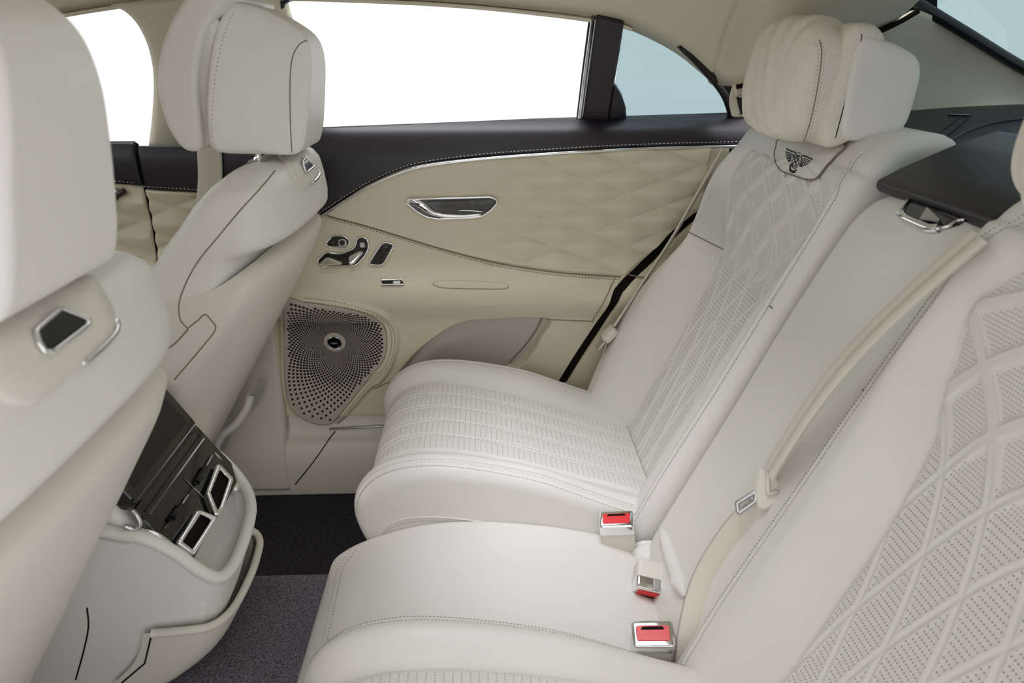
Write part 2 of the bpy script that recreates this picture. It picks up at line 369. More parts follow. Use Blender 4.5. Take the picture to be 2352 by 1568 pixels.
# armrest details
aslot = on_door(cr(dxz([(995, 652), (1010, 646), (1060, 645), (1150, 650), (1168, 657), (1155, 663), (1100, 663), (1020, 661)], 0, 1), 6, True), 0)
plate('armrest_pull', aslot, (0, -.55, .83), 0, .003, M_door, door, .002); tube('pull_seam', aslot, .0011, M_seam, door, closed=True)
sw = on_door(rnd(dxz([(876, 645), (924, 644), (928, 655), (876, 656)], 0, 1), .006), 0)
ws = plate('window_switch', sw, (0, -.6, .8), 0, .004, M_gloss, door, .001); tube('switch_frame', sw + np.array((0, -.002, .003)), .0016, M_chrome, ws, closed=True)
plate('switch_rocker', on_door(rnd(dxz([(903, 649), (921, 648), (921, 654), (903, 655)], 0, 1), .002), 0), (0, -.6, .8), .004, .004, M_satin, ws, .001)
def dregion(name, poly, mat, parent, h, label=None, step=.004):
    poly = np.array(poly); x0, x1 = poly[:, 0].min() + 1e-4, poly[:, 0].max() - 1e-4; nx = max(10, int((x1 - x0) / step)); xs = x0 + (x1 - x0) * (.5 - .5 * np.cos(np.linspace(0, math.pi, nx)))
    zt = np.zeros(nx); zb = np.zeros(nx)
    for i, x in enumerate(xs):
        zz = []
        for a, b in zip(poly, np.roll(poly, -1, 0)):
            if (a[0] - x) * (b[0] - x) <= 0 and a[0] != b[0]: zz.append(a[1] + (b[1] - a[1]) * (x - a[0]) / (b[0] - a[0]))
        zt[i], zb[i] = max(zz), min(zz)
    return dpatch(name, x0, x1, lambda q: np.interp(q, xs, zt), lambda q: np.interp(q, xs, zb), mat, parent, h, None, step, label, .008)
# inner handle
hpx = [(938, 455), (1128, 450), (1140, 456), (1142, 464), (1128, 480), (1108, 494), (1080, 498), (1005, 501), (980, 496), (960, 485), (934, 464)]
hb = rnd(dxz(hpx, 0, 1), .006); hd = plate('door_handle', on_door(hb, .004), (0, -1, 0), 0, .004, M_gloss, door, .001)
tube('handle_frame', on_door(hb, .009), .0026, M_chrome, hd, closed=True)
lc = on_door(dxz(cr([(938, 461), (955, 463), (972, 470), (988, 482), (1006, 490), (1030, 494), (1065, 494), (1106, 490)], 6), 0, 1), .009)
tube('handle_lever', lc, np.interp(np.linspace(0, 1, len(lc)), [0, .12, .35, .55, 1], [.004, .0085, .0095, .006, .003]), M_chrome, hd, n=14)
plate('lever_scoop', on_door(dxz(cr([(945, 461), (958, 461), (966, 466), (960, 470), (950, 467)], 4, True), 0, 1), .0125), (0, -1, .1), 0, .0062, M_gloss, hd, .001)
tube('handle_blade', on_door(dxz([(1052, 480), (1080, 481), (1111, 484)], 0, 4), .011), .0013, M_chrome, hd)
for cx_, cy_ in ((1085, 462), (1109, 465)):
    a = np.linspace(0, 2 * math.pi, 17)[:-1]; tube('lock_symbol', on_door(dxz([(cx_ + 3 * math.cos(t), cy_ + 3.5 * math.sin(t)) for t in a], 0, 1), .0084), .0004, M_print, hd, closed=True)
    tube('lock_mark', on_door(dxz([(cx_, cy_ - 1.5), (cx_, cy_ + 1.5)], 0, 1), .0084), .0004, M_print, hd)
# seat switch panels
def panel(name, px, r, rim=.0017):
    q = rnd(dxz(px, 0, 1), r); o = plate(name, on_door(q, 0), (0, -1, 0), .0, .003, M_gloss, door, .0008); tube('frame', on_door(q, .003), rim, M_chrome, o, closed=True); return o
p1 = panel('massage_switch', [(765, 541), (790, 541), (803, 551), (803, 560), (795, 567), (754, 566), (749, 558)], .008)
a = np.linspace(0, 2 * math.pi, 25)[:-1]; kc = dxz([(788, 555.5)], 0, 1)[0]
kn = plate('knob', on_door([(kc[0] + .0095 * math.cos(t), kc[1] + .0095 * math.sin(t)) for t in a], 0), (0, -1, 0), .003, .009, M_chrome, p1, .002)
plate('knob_pad', on_door([(kc[0] + .0066 * math.cos(t), kc[1] + .0066 * math.sin(t)) for t in a], .0115), (0, -1, 0), 0, .0015, M_black, p1, .0005)
tube('seat_symbol', on_door(dxz([(768, 551), (767, 556), (763, 557)], 0, 1), .0033), .0006, M_print, p1)
p2 = panel('seat_adjuster', [(750, 578), (782, 584), (812, 571), (818, 562), (820, 547), (836, 543), (846, 553), (847, 570), (838, 588), (818, 611), (738, 613), (728, 600)], .011)
def key(px, name, th, k): 
    q = np.array(px, float); xz = rnd(dxz(px, 0, 1), .003); plate(name, on_door(xz, .002), (0, -1, 0), 0, th, M_chrome, p2, k)
key([(736, 604), (750, 590), (757, 589), (786, 600), (787, 606), (740, 609)], 'cushion_key', .012, .004)
key([(803, 590), (806, 585), (826, 574), (834, 575), (835, 579), (814, 605), (803, 607)], 'backrest_key', .012, .004)
key([(827, 555), (837, 554), (840, 567), (829, 568)], 'lumbar_key', .008, .002)
p3 = panel('memory_switch', [(879, 555), (907, 560), (879, 611), (845, 609)], .011)
for l in (((868, 576.5), (896, 576.5)), ((856, 592.5), (883, 592.5))): tube('button_gap', on_door(dxz(l, 0, 2), .0032), .0007, M_void, p3)
def text(s, size, pos, xd, yd, mat, parent, name='lettering'):
    cu = bpy.data.curves.new('t', 'FONT'); cu.body = s; cu.size = size; cu.align_x = 'CENTER'; cu.align_y = 'CENTER'; cu.extrude = .0002
    t = bpy.data.objects.new('t', cu); col.objects.link(t); dg = bpy.context.evaluated_depsgraph_get(); me = bpy.data.meshes.new_from_object(t.evaluated_get(dg))
    bpy.data.objects.remove(t); xd = Vector(xd).normalized(); yd = Vector(yd).normalized(); zd = xd.cross(yd)
    Mx = Matrix((xd, yd, zd)).transposed().to_4x4(); Mx.translation = Vector(pos); me.transform(Mx)
    return link(name, me, mat, parent, False)
for s, px in (('M', (889, 569)), ('1', (876, 585)), ('2', (864, 601))):
    q = on_door(dxz([px], 0, 1), .0034)[0]; text(s, .0085, q, (1, 0, 0), (0, 0, 1), M_print, p3)
# speaker
spkc = on_door(dxz([(771, 779)], 0, 1), .012)[0]
gpx = [(656, 688), (700, 690), (760, 697), (820, 706), (862, 722), (884, 745), (889, 785), (880, 825), (850, 862), (800, 925), (765, 965), (735, 970), (695, 955), (668, 925), (658, 880), (656, 780)]
gxz = dxz(cr(gpx, 6, True), 0, 1)
dregion('map_pocket', shr, M_lilac_lit, door, -.0265, 'map pocket with lilac light in its lining colour')
spk_o = dregion('speaker_grille', gxz, M_grille, door, .012, 'taupe speaker grille with spiral holes')
tube('grille_seam', on_door(gxz, .0105), .0013, M_seam, spk_o, closed=True)
V = []; Fc = []; NS = 62; r = .026; j = 0; cx0, cz0 = spkc[0], spkc[2]
gi = gxz
while r < .34:
    rr = r; dr = r * math.pi / NS * 1.02
    th = (np.arange(NS) + .5 * (j % 2)) * 2 * math.pi / NS; px_ = cx0 + rr * np.cos(th); pz_ = cz0 + rr * np.sin(th); dd = sdf(px_, pz_, gi)
    for a, x, z, d in zip(th, px_, pz_, dd):
        if d > -.009: continue
        R = min(.0042, dr * .80); Tn = min(.0034, dr * .62); i = len(V); e = np.array((math.cos(a), math.sin(a))); n_ = np.array((-e[1], e[0]))
        S0 = ds(z); pc = dp.pt(S0, x, .0126); nv = dp.nrm(S0); tz = np.array((0, -nv[2], nv[1])); tz = tz if tz[2] > 0 else -tz
        for q in (e * R, n_ * Tn, -e * R, -n_ * Tn): V.append(pc + np.array((q[0], 0, 0)) + tz * q[1])
        c = len(V); V.append(pc); Fc += [(i, i + 1, c), (i + 1, i + 2, c), (i + 2, i + 3, c), (i + 3, i, c)]
    r += dr; j += 1
mesh('grille_holes', V, Fc, M_void, spk_o, False, kind='stuff')
hub = lambda R: [(cx0 + R * math.cos(t), cz0 + R * math.sin(t)) for t in np.linspace(0, 2 * math.pi, 33)[:-1]]
plate('hub_rim', on_door(hub(.023), .012), (0, -1, 0), 0, .0012, M_grille, spk_o, .0006)
hb_ = plate('hub', on_door(hub(.0165), .012), (0, -1, 0), 0, .006, M_gloss, spk_o, .002); tube('hub_ring', on_door(hub(.0165), .0165), .0015, M_chrome, spk_o, closed=True)
text('naim', .0085, on_door([(cx0, cz0)], .0186)[0], (1, 0, 0), (0, 0, 1), M_print, spk_o)
for k_, off in enumerate((3, 10)):
    q = [(700, 682 + off - 3), (780, 691 + off - 4), (850, 706 + off - 3), (890 - off * .6, 726 + off * .3), (909 - off, 758), (909 - off, 800), (892 - off, 842), (850 - off * .8, 885 - off), (790 - off * .6, 955 - off), (770 - off, 972)]
    stitch('surround_stitching', on_door(dxz(q), .0105), M_thread, door, .006, .0015, .0007)
# lower door fillers and bottom edge
tube('lower_seam', on_door(dxz([(1020, 867), (960, 870), (900, 875), (865, 890), (850, 895), (800, 950), (775, 972)]), .0015), .0014, M_seam, door)
tube('sill_plate', [PY(757, 985, 1.60), PY(880, 979, 1.60), PY(960, 975, 1.6)], .003, M_satin, door)
tube('arm_seam', on_door(dxz([(1255, 733), (1300, 735), (1364, 738)]), .0005), .0013, M_seam, door)
tube('edge_seam', on_door(dxz([(1425, 636), (1400, 690), (1372, 735)]) - np.array((.012, 0)), .0005), .0012, M_seam, door)

# door shut line: dark seal behind the gap
gs = np.stack([gapc[:, 0] + .012, gapc[:, 1]], 1); gs = gs[(gs[:, 1] > .1) & (gs[:, 1] < .9)]
V = []
for x, z in gs:
    y = float(dp.pt(ds(z), x, 0)[1]) + .014
    for dx_, dy_ in ((-.035, 0), (-.035, .02), (.035, .02), (.035, 0)): V.append((x + dx_, y + dy_, z))
n = len(gs); Fc = [(4 * i + k, 4 * i + 4 + k, 4 * i + 4 + (k + 1) % 4, 4 * i + (k + 1) % 4) for i in range(n - 1) for k in range(4)] + [(3, 2, 1, 0), tuple(4 * (n - 1) + k for k in range(4))]
seal = mesh('trim_1', V, Fc, M_void, smooth=False); seal['kind'] = 'structure'
# fixed quarter panel behind the door
qp = struct('wall_right', (.45, 1.62, .1))
gap2 = lambda x: gapz(x - .024) - .004
QX0, QX1 = .185, .70
quarter = dpatch('quarter_panel', QX0, QX1, lambda x: np.minimum(gap2(x), .86), lambda x: np.minimum(gap2(x), .862) - .003 - (np.minimum(gap2(x), .862) - .003 - .10) , M_door, qp, 0, lambda X, Z: quilt(.012, .165, .062)(X, Z) * sst(.60, .64, Z), .004)
tube('panel_seam', on_door(dxz([(1440, 630), (1470, 637), (1530, 644)]), .002), .0014, M_seam, qp)
stitch('stitching', on_door(dxz([(1436, 633), (1470, 641), (1530, 648)]), .002), M_thread, qp)

# rest of the body shell: near front door, sills, rear bulkhead, bonnet side, so daylight comes only through the glass and the open near door
def shell_box(name, lo, hi, mat):
    V = [(x, y, z) for x in (lo[0], hi[0]) for y in (lo[1], hi[1]) for z in (lo[2], hi[2])]
    o = mesh(name, V, [(0, 1, 3, 2), (4, 6, 7, 5), (0, 4, 5, 1), (2, 3, 7, 6), (0, 2, 6, 4), (1, 5, 7, 3)], mat, smooth=False); o['kind'] = 'structure'; return o
shell_box('door_3', (-1.6, .10, .05), (-.50, .17, .93), M_door)
shell_box('wall_bulkhead', (1.10, .15, -.1), (1.16, 1.72, .93), M_void)
shell_box('wall_body_right', (-1.7, 1.705, -.1), (1.3, 1.74, .86), M_void)
shell_box('wall_body_left', (.45, .08, -.1), (1.3, .12, .93), M_void)
shell_box('wall_front', (-1.75, .1, -.1), (-1.65, 1.74, .92), M_dark)
shell_box('trim_7', (-1.7, .12, -.1), (.6, .20, .06), M_door)
# ------------------------------------------------------------------ sill and lower sill trim
sp_ = Prof([(1.612, .30), (1.614, .22), (1.600, .175), (1.575, .16), (1.562, .12), (1.560, .06), (1.562, .018)], 'x', -1)
rk = struct('trim_2', (-.4, 1.6, 0))
S_, X_ = np.meshgrid(np.linspace(0, sp_.L, 40), np.linspace(-1.3, .4, 80), indexing='ij')
sill = grid('sill_panel', sp_.pt(S_, X_), M_cplastic, rk, flip=True, skirt=(0, .04, 0))
tr = bvh(sill)
q, _ = cast(tr, cr([(770, 990), (755, 1010), (720, 1060), (678, 1112)], 6), .0003); tube('sill_joint', q, .0014, M_void, rk)
q, _ = cast(tr, cr([(765, 985), (760, 990)], 3), .0003)
# B pillar foot / carpet kick trim seen behind the front seat
kick = Prof([(1.60, .62), (1.598, .4), (1.592, .28), (1.58, .20), (1.565, .13), (1.56, .04)], 'x', -1)
S_, X_ = np.meshgrid(np.linspace(0, kick.L, 60), np.linspace(-1.0, -.508, 50), indexing='ij')
pill = struct('wall_pillar', (-.7, 1.6, 0))
kx = grid('lower_cover', kick.pt(S_, X_, .004 * np.sin(X_ * 9)), M_cplastic, pill, flip=True, skirt=(0, .03, 0))
# ------------------------------------------------------------------ B pillar, front door (left of the frame)
GP0 = (0, 1.67, .93); GN = (0, 1, .5)
def W(u, v, d=0): 
    p = PL(u, v, (GP0[0], GP0[1] - d, GP0[2]), GN); return p
def wpoly(name, px, mat, parent, d=0, thick=.03, r=0, label=None):
    P = np.array([W(u, v, d) for u, v in px]); 
    if r: P = rnd(P, r)
    return plate(name, P, (0, -1, -.5), 0, 0, mat, parent, .004, label, bot=-thick)
# upper cream pillar, with a rounded edge
up = [(352, 20), (352, 90), (356, 140), (356, 200), (350, 270), (340, 338), (430, 335), (560, 330), (700, 325), (690, 200), (668, 100), (640, 30), (620, -30), (352, -30)]
front_edge = cr([(250, 10), (285, 25), (315, 55), (338, 100), (350, 150), (353, 200), (349, 270), (341, 340)], 5)
rear_edge = cr([(650, -40), (652, 0), (660, 40), (690, 140), (712, 240), (722, 335)], 5)
nA = 36; A = resample(front_edge, 8); A = np.array([A[int(i)] for i in np.linspace(0, len(A) - 1, nA)]); B = np.array([rear_edge[int(i)] for i in np.linspace(0, len(rear_edge) - 1, nA)])
Pg = np.zeros((nA, 22, 3))
for i in range(nA):
    for j in range(22):
        t = j / 21; s_ = 1 - (2 * t - 1) ** 6
        p0 = W(*(A[i])); p1 = W(*(B[i])); p = p0 * (1 - t) + p1 * t; Pg[i, j] = p + np.array((0, -1, -.5)) / 1.118 * .022 * s_
grid('pillar_cover', Pg, M_head, pill, skirt=(0, .03, .015))
lp = np.array([PY(u, v, 1.632) for u, v in rnd([(378, 128), (378, 86), (392, 80), (470, 70), (470, 330), (420, 330), (380, 200)], 10)])
plate('belt_guide', lp, (0, -1, -.3), 0, .006, M_head, pill, .003)
tube('guide_trim', cr([PY(384, 150, 1.595), PY(379, 110, 1.59), PY(383, 88, 1.588), PY(396, 82, 1.587)], 6), .0018, M_satin, pill)
# dark band on the pillar and the front door, cream quilted panels below
def band(name, px0, px1, top, bot, mat, parent, h, relief=None, step=.005):
    a = dxz([(px0, 400), (px1, 400)], 0, 1); dpatch(name, a[0, 0], a[1, 0], top, bot, mat, parent, h, relief, step)
lowp = dxz([(332, 437), (400, 441), (460, 445), (520, 452), (760, 470)]); lz = lambda x: np.interp(x, lowp[:, 0], lowp[:, 1])
band('upper_band', 333, 700, lambda x: .882 + 0 * x, lambda x: lz(x) + .006, M_dark, pill, .010)
band('lower_band', 330, 560, lambda x: lz(x) + .003, lambda x: .42 + 0 * x, M_door, pill, .008, quilt(.016, .20, .075), .004)
stitch('stitching', dp.pt(ds(lz(np.linspace(-.75, -.52, 60)) + .012), np.linspace(-.75, -.52, 60), .0105), M_threadw, pill, .006, .0025, .0009)
stitch('lower_stitching', dp.pt(ds(lz(np.linspace(-.75, -.52, 60)) - .006), np.linspace(-.75, -.52, 60), .0095), M_thread, pill, .006, .0018, .0008)
fd = struct('door_2', (-1.1, 1.62, .2))
fx1 = float(dxz([(326, 420)], 0, 1)[0, 0]); lowf = dxz([(100, 418), (200, 420), (250, 424), (328, 431)]); lf = lambda x: np.interp(x, lowf[:, 0], lowf[:, 1])
dpatch('upper_trim', -1.5, fx1, lambda x: .892 + 0 * x, lambda x: lf(x) + .006, M_dark, fd, .004, None, .008)
dpatch('quilted_panel', -1.5, fx1, lambda x: lf(x) + .002, lambda x: .50 + 0 * x, M_door, fd, .0, quilt(.018, .22, .08), .005)
dpatch('door_panel', -1.5, fx1, lambda x: .505 + 0 * x, lambda x: .2 + 0 * x, M_door, fd, .004, None, .01)
stitch('stitching', dp.pt(ds(lf(np.linspace(-1.0, fx1 - .01, 60)) + .011), np.linspace(-1.0, fx1 - .01, 60), .0045), M_threadw, fd, .006, .0025, .0009)
q = dp.uvs([(235, 480), (252, 452), (275, 436)], 0); qq = dp.pt(q[:, 0], q[:, 1], .006); tube('chrome_strip', qq, .006, M_chrome, fd); tube('dark_strip', qq + np.array((.014, -.001, .0)), .006, M_dark, fd)
gsl = np.array([(fx1 + .006, float(dp.pt(ds(z), 0, 0)[1]) + .006, z) for z in np.linspace(.3, .872, 30)]); t2 = tube('trim_3', gsl, .007, M_void); t2['kind'] = 'structure'
# seat belt webbing on the pillar, behind the far front seat
wb = [PY(480, 300, 1.598), PY(481, 350, 1.60), PY(483, 400, 1.598), PY(480, 450, 1.595), PY(470, 560, 1.58)]
def ribbon(name, C_, Wd, thick, mat, parent=None, label=None):
    """flat strap: centre line C_, half-width vectors Wd"""
    C_ = np.array(C_, float); Wd = np.broadcast_to(np.array(Wd, float), C_.shape); T = np.gradient(C_, axis=0); Nn = np.cross(T, Wd); Nn /= np.linalg.norm(Nn, axis=1)[:, None] + 1e-12
    R = np.stack([C_ - Wd + Nn * thick * .2, C_ - Wd * .8 + Nn * thick, C_ + Wd * .8 + Nn * thick, C_ + Wd + Nn * thick * .2, C_ + Wd * .8 - Nn * thick, C_ - Wd * .8 - Nn * thick], 1)
    return grid(name, R, mat, parent, wrap=True, label=label)
o = ribbon('seat_belt', cr(wb, 6), (.0265, 0, 0), .0012, M_web); tag(o, 'cream seat belt strap hanging straight down the dark door pillar', 'belt')

# ------------------------------------------------------------------ glass, divider post, roof
w1 = wpoly('window_1', [(640, 0), (900, -10), (1150, 8), (1365, 42), (1330, 285), (735, 306), (700, 300)], M_glass, None, -.02, .004); w1['kind'] = 'structure'
w2 = wpoly('window_2', [(1433, 55), (1500, 75), (1560, 110), (1620, 165), (1660, 215), (1682, 265), (1670, 275), (1436, 278), (1412, 200)], M_tint, None, -.02, .004); w2['kind'] = 'structure'
w3 = wpoly('window_3', [(-200, 95), (80, 40), (250, 12), (300, 40), (345, 100), (358, 200), (340, 335), (100, 345), (-200, 360)], M_glass, None, -.02, .004); w3['kind'] = 'structure'
post = struct('trim_4', (.2, 1.6, 1))
wpoly('divider_post', [(1371, 36), (1434, 52), (1424, 120), (1412, 190), (1400, 260), (1398, 286), (1337, 286)], M_dark, post, .012, .03, .004)
tube('post_chrome', [W(1363, 36, .002), W(1347, 150, .002), W(1330, 284, .002)], .0045, M_satin, post)
tube('post_seal', [W(1356, 36, -.01), W(1341, 150, -.01), W(1325, 284, -.01)], .003, M_black, post)
wpoly('corner_cover', [(1408, 196), (1418, 205), (1430, 225), (1438, 250), (1440, 284), (1396, 284)], M_dark, post, .008, .02)
tube('quarter_seal', np.array([W(u, v, -.004) for u, v in cr([(1560, 100), (1610, 150), (1645, 190), (1668, 225), (1682, 268), (1684, 285)], 6)]), .009, M_black, post)
wpoly('corner_seal', [(1630, 165), (1700, 160), (1730, 300), (1676, 292), (1690, 268), (1682, 235), (1664, 205)], M_black, post, -.012, .01)
tube('belt_seal', np.array([W(u, v, -.012) for u, v in cr([(735, 304), (1000, 293), (1330, 280), (1500, 275), (1680, 272)], 6)]), .004, M_black, post)
tube('front_seal', np.array([W(u, v, -.004) for u, v in cr([(690, -12), (660, -6), (645, 10), (652, 45), (700, 180), (724, 310)], 6)]), .009, M_black, post)
# headliner: from the window rim up and across to the near side
rim_px = cr([(-260, 40), (-60, 55), (80, 42), (245, 16), (400, -2), (640, -6), (900, 2), (1080, 13), (1250, 30), (1365, 45), (1433, 58), (1500, 86), (1560, 120), (1610, 160), (1650, 196)], 8)
rim = np.array([W(u, v, .004) for u, v in rim_px])
seam_c = np.array([PY(1690, 197, 1.505), PY(1760, 180, 1.49), PY(1880, 130, 1.46), PY(1985, 85, 1.43), PY(2060, 50, 1.41), PY(2108, 22, 1.40)])
rim = np.vstack([rim, seam_c]); rim = resample(cr(rim[::3], 4), .012)
nr_ = len(rim); hp = np.zeros((nr_, 26, 3))
xx = rim[:, 0]; crown = np.interp(xx, [-1.2, -.8, -.2, .2, .5, .8, .9], [1.20, 1.245, 1.275, 1.27, 1.245, 1.205, 1.19])
for i in range(nr_):
    R0 = rim[i]; drop = crown[i] - R0[2]
    pts = [R0 + np.array((0, .015, -.004)), R0 + np.array((0, -.012, .003)), R0 + np.array((0, -.05, .33 * drop)), R0 + np.array((0, -.13, .66 * drop)), R0 + np.array((0, -.28, .92 * drop)), np.array((R0[0], .95, crown[i])), np.array((R0[0], .50, crown[i] - .03)), np.array((R0[0], .30, crown[i] - .07)), np.array((R0[0], .20, min(crown[i] - .12, 1.16)))]
    hp[i] = resample(cr(pts, 6), .001)[np.linspace(0, len(resample(cr(pts, 6), .001)) - 1, 26).astype(int)]
ceil = grid('ceiling', hp, M_head, flip=True, skirt=(0, 0, .03)); ceil['kind'] = 'structure'
outer = grid('roof_skin', hp + np.array((0, .0, .035)), M_void, flip=False); outer['kind'] = 'structure'; outer.name = 'wall_roof'
def cut(o, x0, x1, y0, y1):
    bm = bmesh.new(); bm.from_mesh(o.data)
    bmesh.ops.delete(bm, geom=[f for f in bm.faces if x0 < f.calc_center_median().x < x1 and y0 < f.calc_center_median().y < y1], context='FACES'); bm.to_mesh(o.data); bm.free()
cut(ceil, -.17, .22, .60, 1.22); cut(outer, -.17, .22, .60, 1.22)  # unseen roof opening, placed and sized to light the bench from above
w5 = plate('added_roof_glass', [(-.24, .54, 1.315), (.30, .54, 1.315), (.30, 1.27, 1.315), (-.24, 1.27, 1.315)], (0, 0, 1), 0, .004, M_glass, None, .001); w5['kind'] = 'structure'  # added pane over the unseen roof opening
tube('rim_trim', rim[:int(nr_ * .7)] + np.array((0, .004, -.002)), .004, M_head, ceil)
sm = np.array([p + np.array((0, -.004, -.002)) for p in cr(seam_c, 5)]); tube('headliner_seam', sm, .0045, M_void, ceil)
# C pillar inner cover
cp = struct('wall_rear', (.8, 1.45, .9))
top = np.vstack([cr(seam_c, 5), [PX(2180, 52, .862), PX(2352, 158, 1.03), (1.13, 1.37, .985)]]); top = resample(top, .01); nt_ = len(top)
bot = np.stack([np.linspace(.53, 1.14, nt_), np.interp(np.linspace(.53, 1.14, nt_), [.53, .8, 1.14], [1.56, 1.50, 1.385]), np.interp(np.linspace(.53, 1.14, nt_), [.53, .8, 1.14], [.945, .955, .965])], 1)
t = np.linspace(0, 1, 24)[None, :, None]; Pc = top[:, None] * (1 - t) + bot[:, None] * t + np.array((0, .02, 0)) * np.sin(math.pi * t)
cpil = grid('pillar_cover', Pc, M_head, cp, flip=True, skirt=(0, .02, 0))
plate('seam_backing', [PY(1960, 80, 1.475), PY(2090, -30, 1.475), PY(2150, -30, 1.475), PY(2150, 40, 1.475), PY(2000, 120, 1.475)], (0, -1, 0), 0, .006, M_void, cp, .002)
lid = [PY(u, v, 1.52) for u, v in rnd([(1684, 198), (1730, 190), (1740, 226), (1690, 226)], 6)]; plate('lamp_housing', lid, (-.3, -1, 0), 0, .012, M_head, cp, .004)
lamp = plate('reading_lamp', [PY(u, v, 1.515) for u, v in rnd([(1690, 224), (1730, 222), (1732, 258), (1700, 262)], 5)], (-.3, -1, 0), 0, .012, M_gloss, cp, .002)
tube('lamp_trim', [PY(1689, 223, 1.50), PY(1712, 221, 1.50)], .002, M_chrome, lamp); tube('lamp_trim', [PY(1698, 263, 1.50), PY(1718, 261, 1.50)], .002, M_chrome, lamp)
# rear glass with its black edge
rw = [(.775, 1.50, 1.19), (.80, 1.50, 1.17), (1.03, 1.50, 1.055), (1.20, 1.48, .945), (1.20, .42, .945), (.80, .40, 1.20)]
w4 = plate('window_4', np.array(rw) + np.array((.02, .0, .01)), (-.45, 0, -.9), 0, 0, M_tint, None, .002, bot=-.004); w4['kind'] = 'structure'
ed = np.array([PX(2075, -20, .785), PX(2108, 8, .80), PX(2225, 80, .90), PX(2352, 157, 1.03), (1.14, 1.365, .985)]); tube('trim_5', cr(ed, 6), .011, M_black)['kind'] = 'structure'
tube('trim_6', [(.79, 1.41, 1.19), (.79, 1.0, 1.225), (.79, .4, 1.195)], .012, M_black)['kind'] = 'structure'
# ------------------------------------------------------------------ parcel shelf
sh = struct('wall_shelf', (.9, .95, .9))
shp = Prof([(.60, .84), (.63, .885), (.68, .905), (.78, .922), (.95, .945), (1.14, .962)], 'y', 1)
S_, Y_ = np.meshgrid(np.linspace(0, shp.L, 60), np.linspace(.25, 1.58, 90), indexing='ij')
hs = .03 * sst(1.25, 1.5, Y_) * sst(.05, .25, S_) + .02 * sst(.02, -.03, np.hypot((S_ - .36) / 1.0, (Y_ - .80) / 1.35) - .17)
shelf = grid('shelf_panel', shp.pt(S_, Y_, hs), M_dark, sh, skirt=(0, 0, -.03))
tr_sh = bvh(shelf)
q, nq = cast(tr_sh, cr([(2178, 328), (2215, 305), (2275, 285), (2360, 272)], 8), .001); tube('speaker_rim', q, .004, M_black, sh)
q, nq = cast(tr_sh, rnd([(2118, 330), (2215, 263), (2232, 264), (2150, 330)], 5), .0); tube('strap_slot', q, .0022, M_black, sh, closed=True)
q, nq = cast(tr_sh, rnd([(2176, 266), (2192, 260), (2232, 262), (2228, 268)], 2), .0); plate('slot_lip', q, (0, -.2, 1), 0, .004, M_black, sh, .001)

# ------------------------------------------------------------------ rear bench
bk = Prof([(.235, .20), (.272, .29), (.318, .40), (.385, .545), (.445, .68), (.502, .805), (.545, .895), (.572, .935), (.610, .957), (.665, .962), (.71, .95), (.725, .90)], 'y', 1)
SB = lambda u, v, h=0: bk.uv(u, v, h)
def curve_s(px, h=0): 
    a = bk.uvs(px, h); i = np.argsort(a[:, 0]); a = a[i]; return lambda s: np.interp(s, a[:, 0], a[:, 1])
def tab(*p):
    p = resample(cr(np.array(p), 8), .002) if len(p) > 2 else np.array(p); return lambda s: np.interp(s, p[:, 0], p[:, 1])
cOB = tab((.0, 1.555), (.10, 1.56), (.204, 1.578), (.268, 1.592), (.38, 1.560), (.479, 1.508), (.53, 1.482), (.56, 1.484), (.60, 1.508), (.645, 1.542), (.69, 1.558), (.742, 1.560), (.775, 1.568), (.82, 1.57), (.95, 1.56))
cIA = tab((.10, 1.40), (.25, 1.397), (.346, 1.40), (.437, 1.405), (.509, 1.412), (.561, 1.433), (.604, 1.472), (.645, 1.505), (.68, 1.518), (.71, 1.512), (.735, 1.497), (.752, 1.470))
cIB = tab((.10, 1.172), (.242, 1.171), (.334, 1.163), (.419, 1.158), (.512, 1.142), (.577, 1.116), (.615, 1.100), (.664, 1.090), (.695, 1.094), (.721, 1.110), (.745, 1.135), (.757, 1.165))
cSE = tab((0, 1.070), (.2, 1.062), (.4, 1.058), (.7, 1.058), (.75, 1.068), (.79, 1.09))
hI = tab((.0, -.036), (.1, -.04), (.5, -.04), (.58, -.036), (.62, -.030), (.66, -.020), (.70, -.010), (.74, -.002), (.78, 0))
hO = tab((0, .03), (.1, .042), (.4, .045), (.5, .040), (.6, .032), (.7, .022), (.76, .006), (.80, 0))
hS = tab((0, .0), (.1, .010), (.7, .010), (.78, 0))
yIN = lambda s: 1.035 + 0 * s + .03 * sst(.76, .90, s)
sTop = .757; s0 = .02
def back_h(s, y):
    """relief of the far backrest: raised bolsters either side of the recessed insert, rounded edges"""
    ob, ia, ib, yi = cOB(s), cIA(s), cIB(s), yIN(s)
    q = np.clip((y - ia) / np.maximum(ob - ia, .01), 0, 1); p = np.clip((ib - y) / np.maximum(ib - yi, .01), 0, 1)
    h = hI(s) + (hO(s) - hI(s)) * np.sin(np.clip(q / .62, 0, 1) * math.pi / 2) ** 1.2 + (hS(s) - hI(s)) * np.sin(np.clip(p / .62, 0, 1) * math.pi / 2) ** 1.2
    R = .030; e = np.minimum(ob - y, y - yi); e = np.clip(e, 0, R); h = h - (R - np.sqrt(np.clip(R * R - (R - e) ** 2, 0, None)))
    return h - .004 * np.exp(-((y - cSE(s)) / .0035) ** 2)
def gfun(s):
    d = np.clip(sTop - s, -.02, None); L_ = .32
    return (1 - np.exp(-d / L_)) * L_ / .066
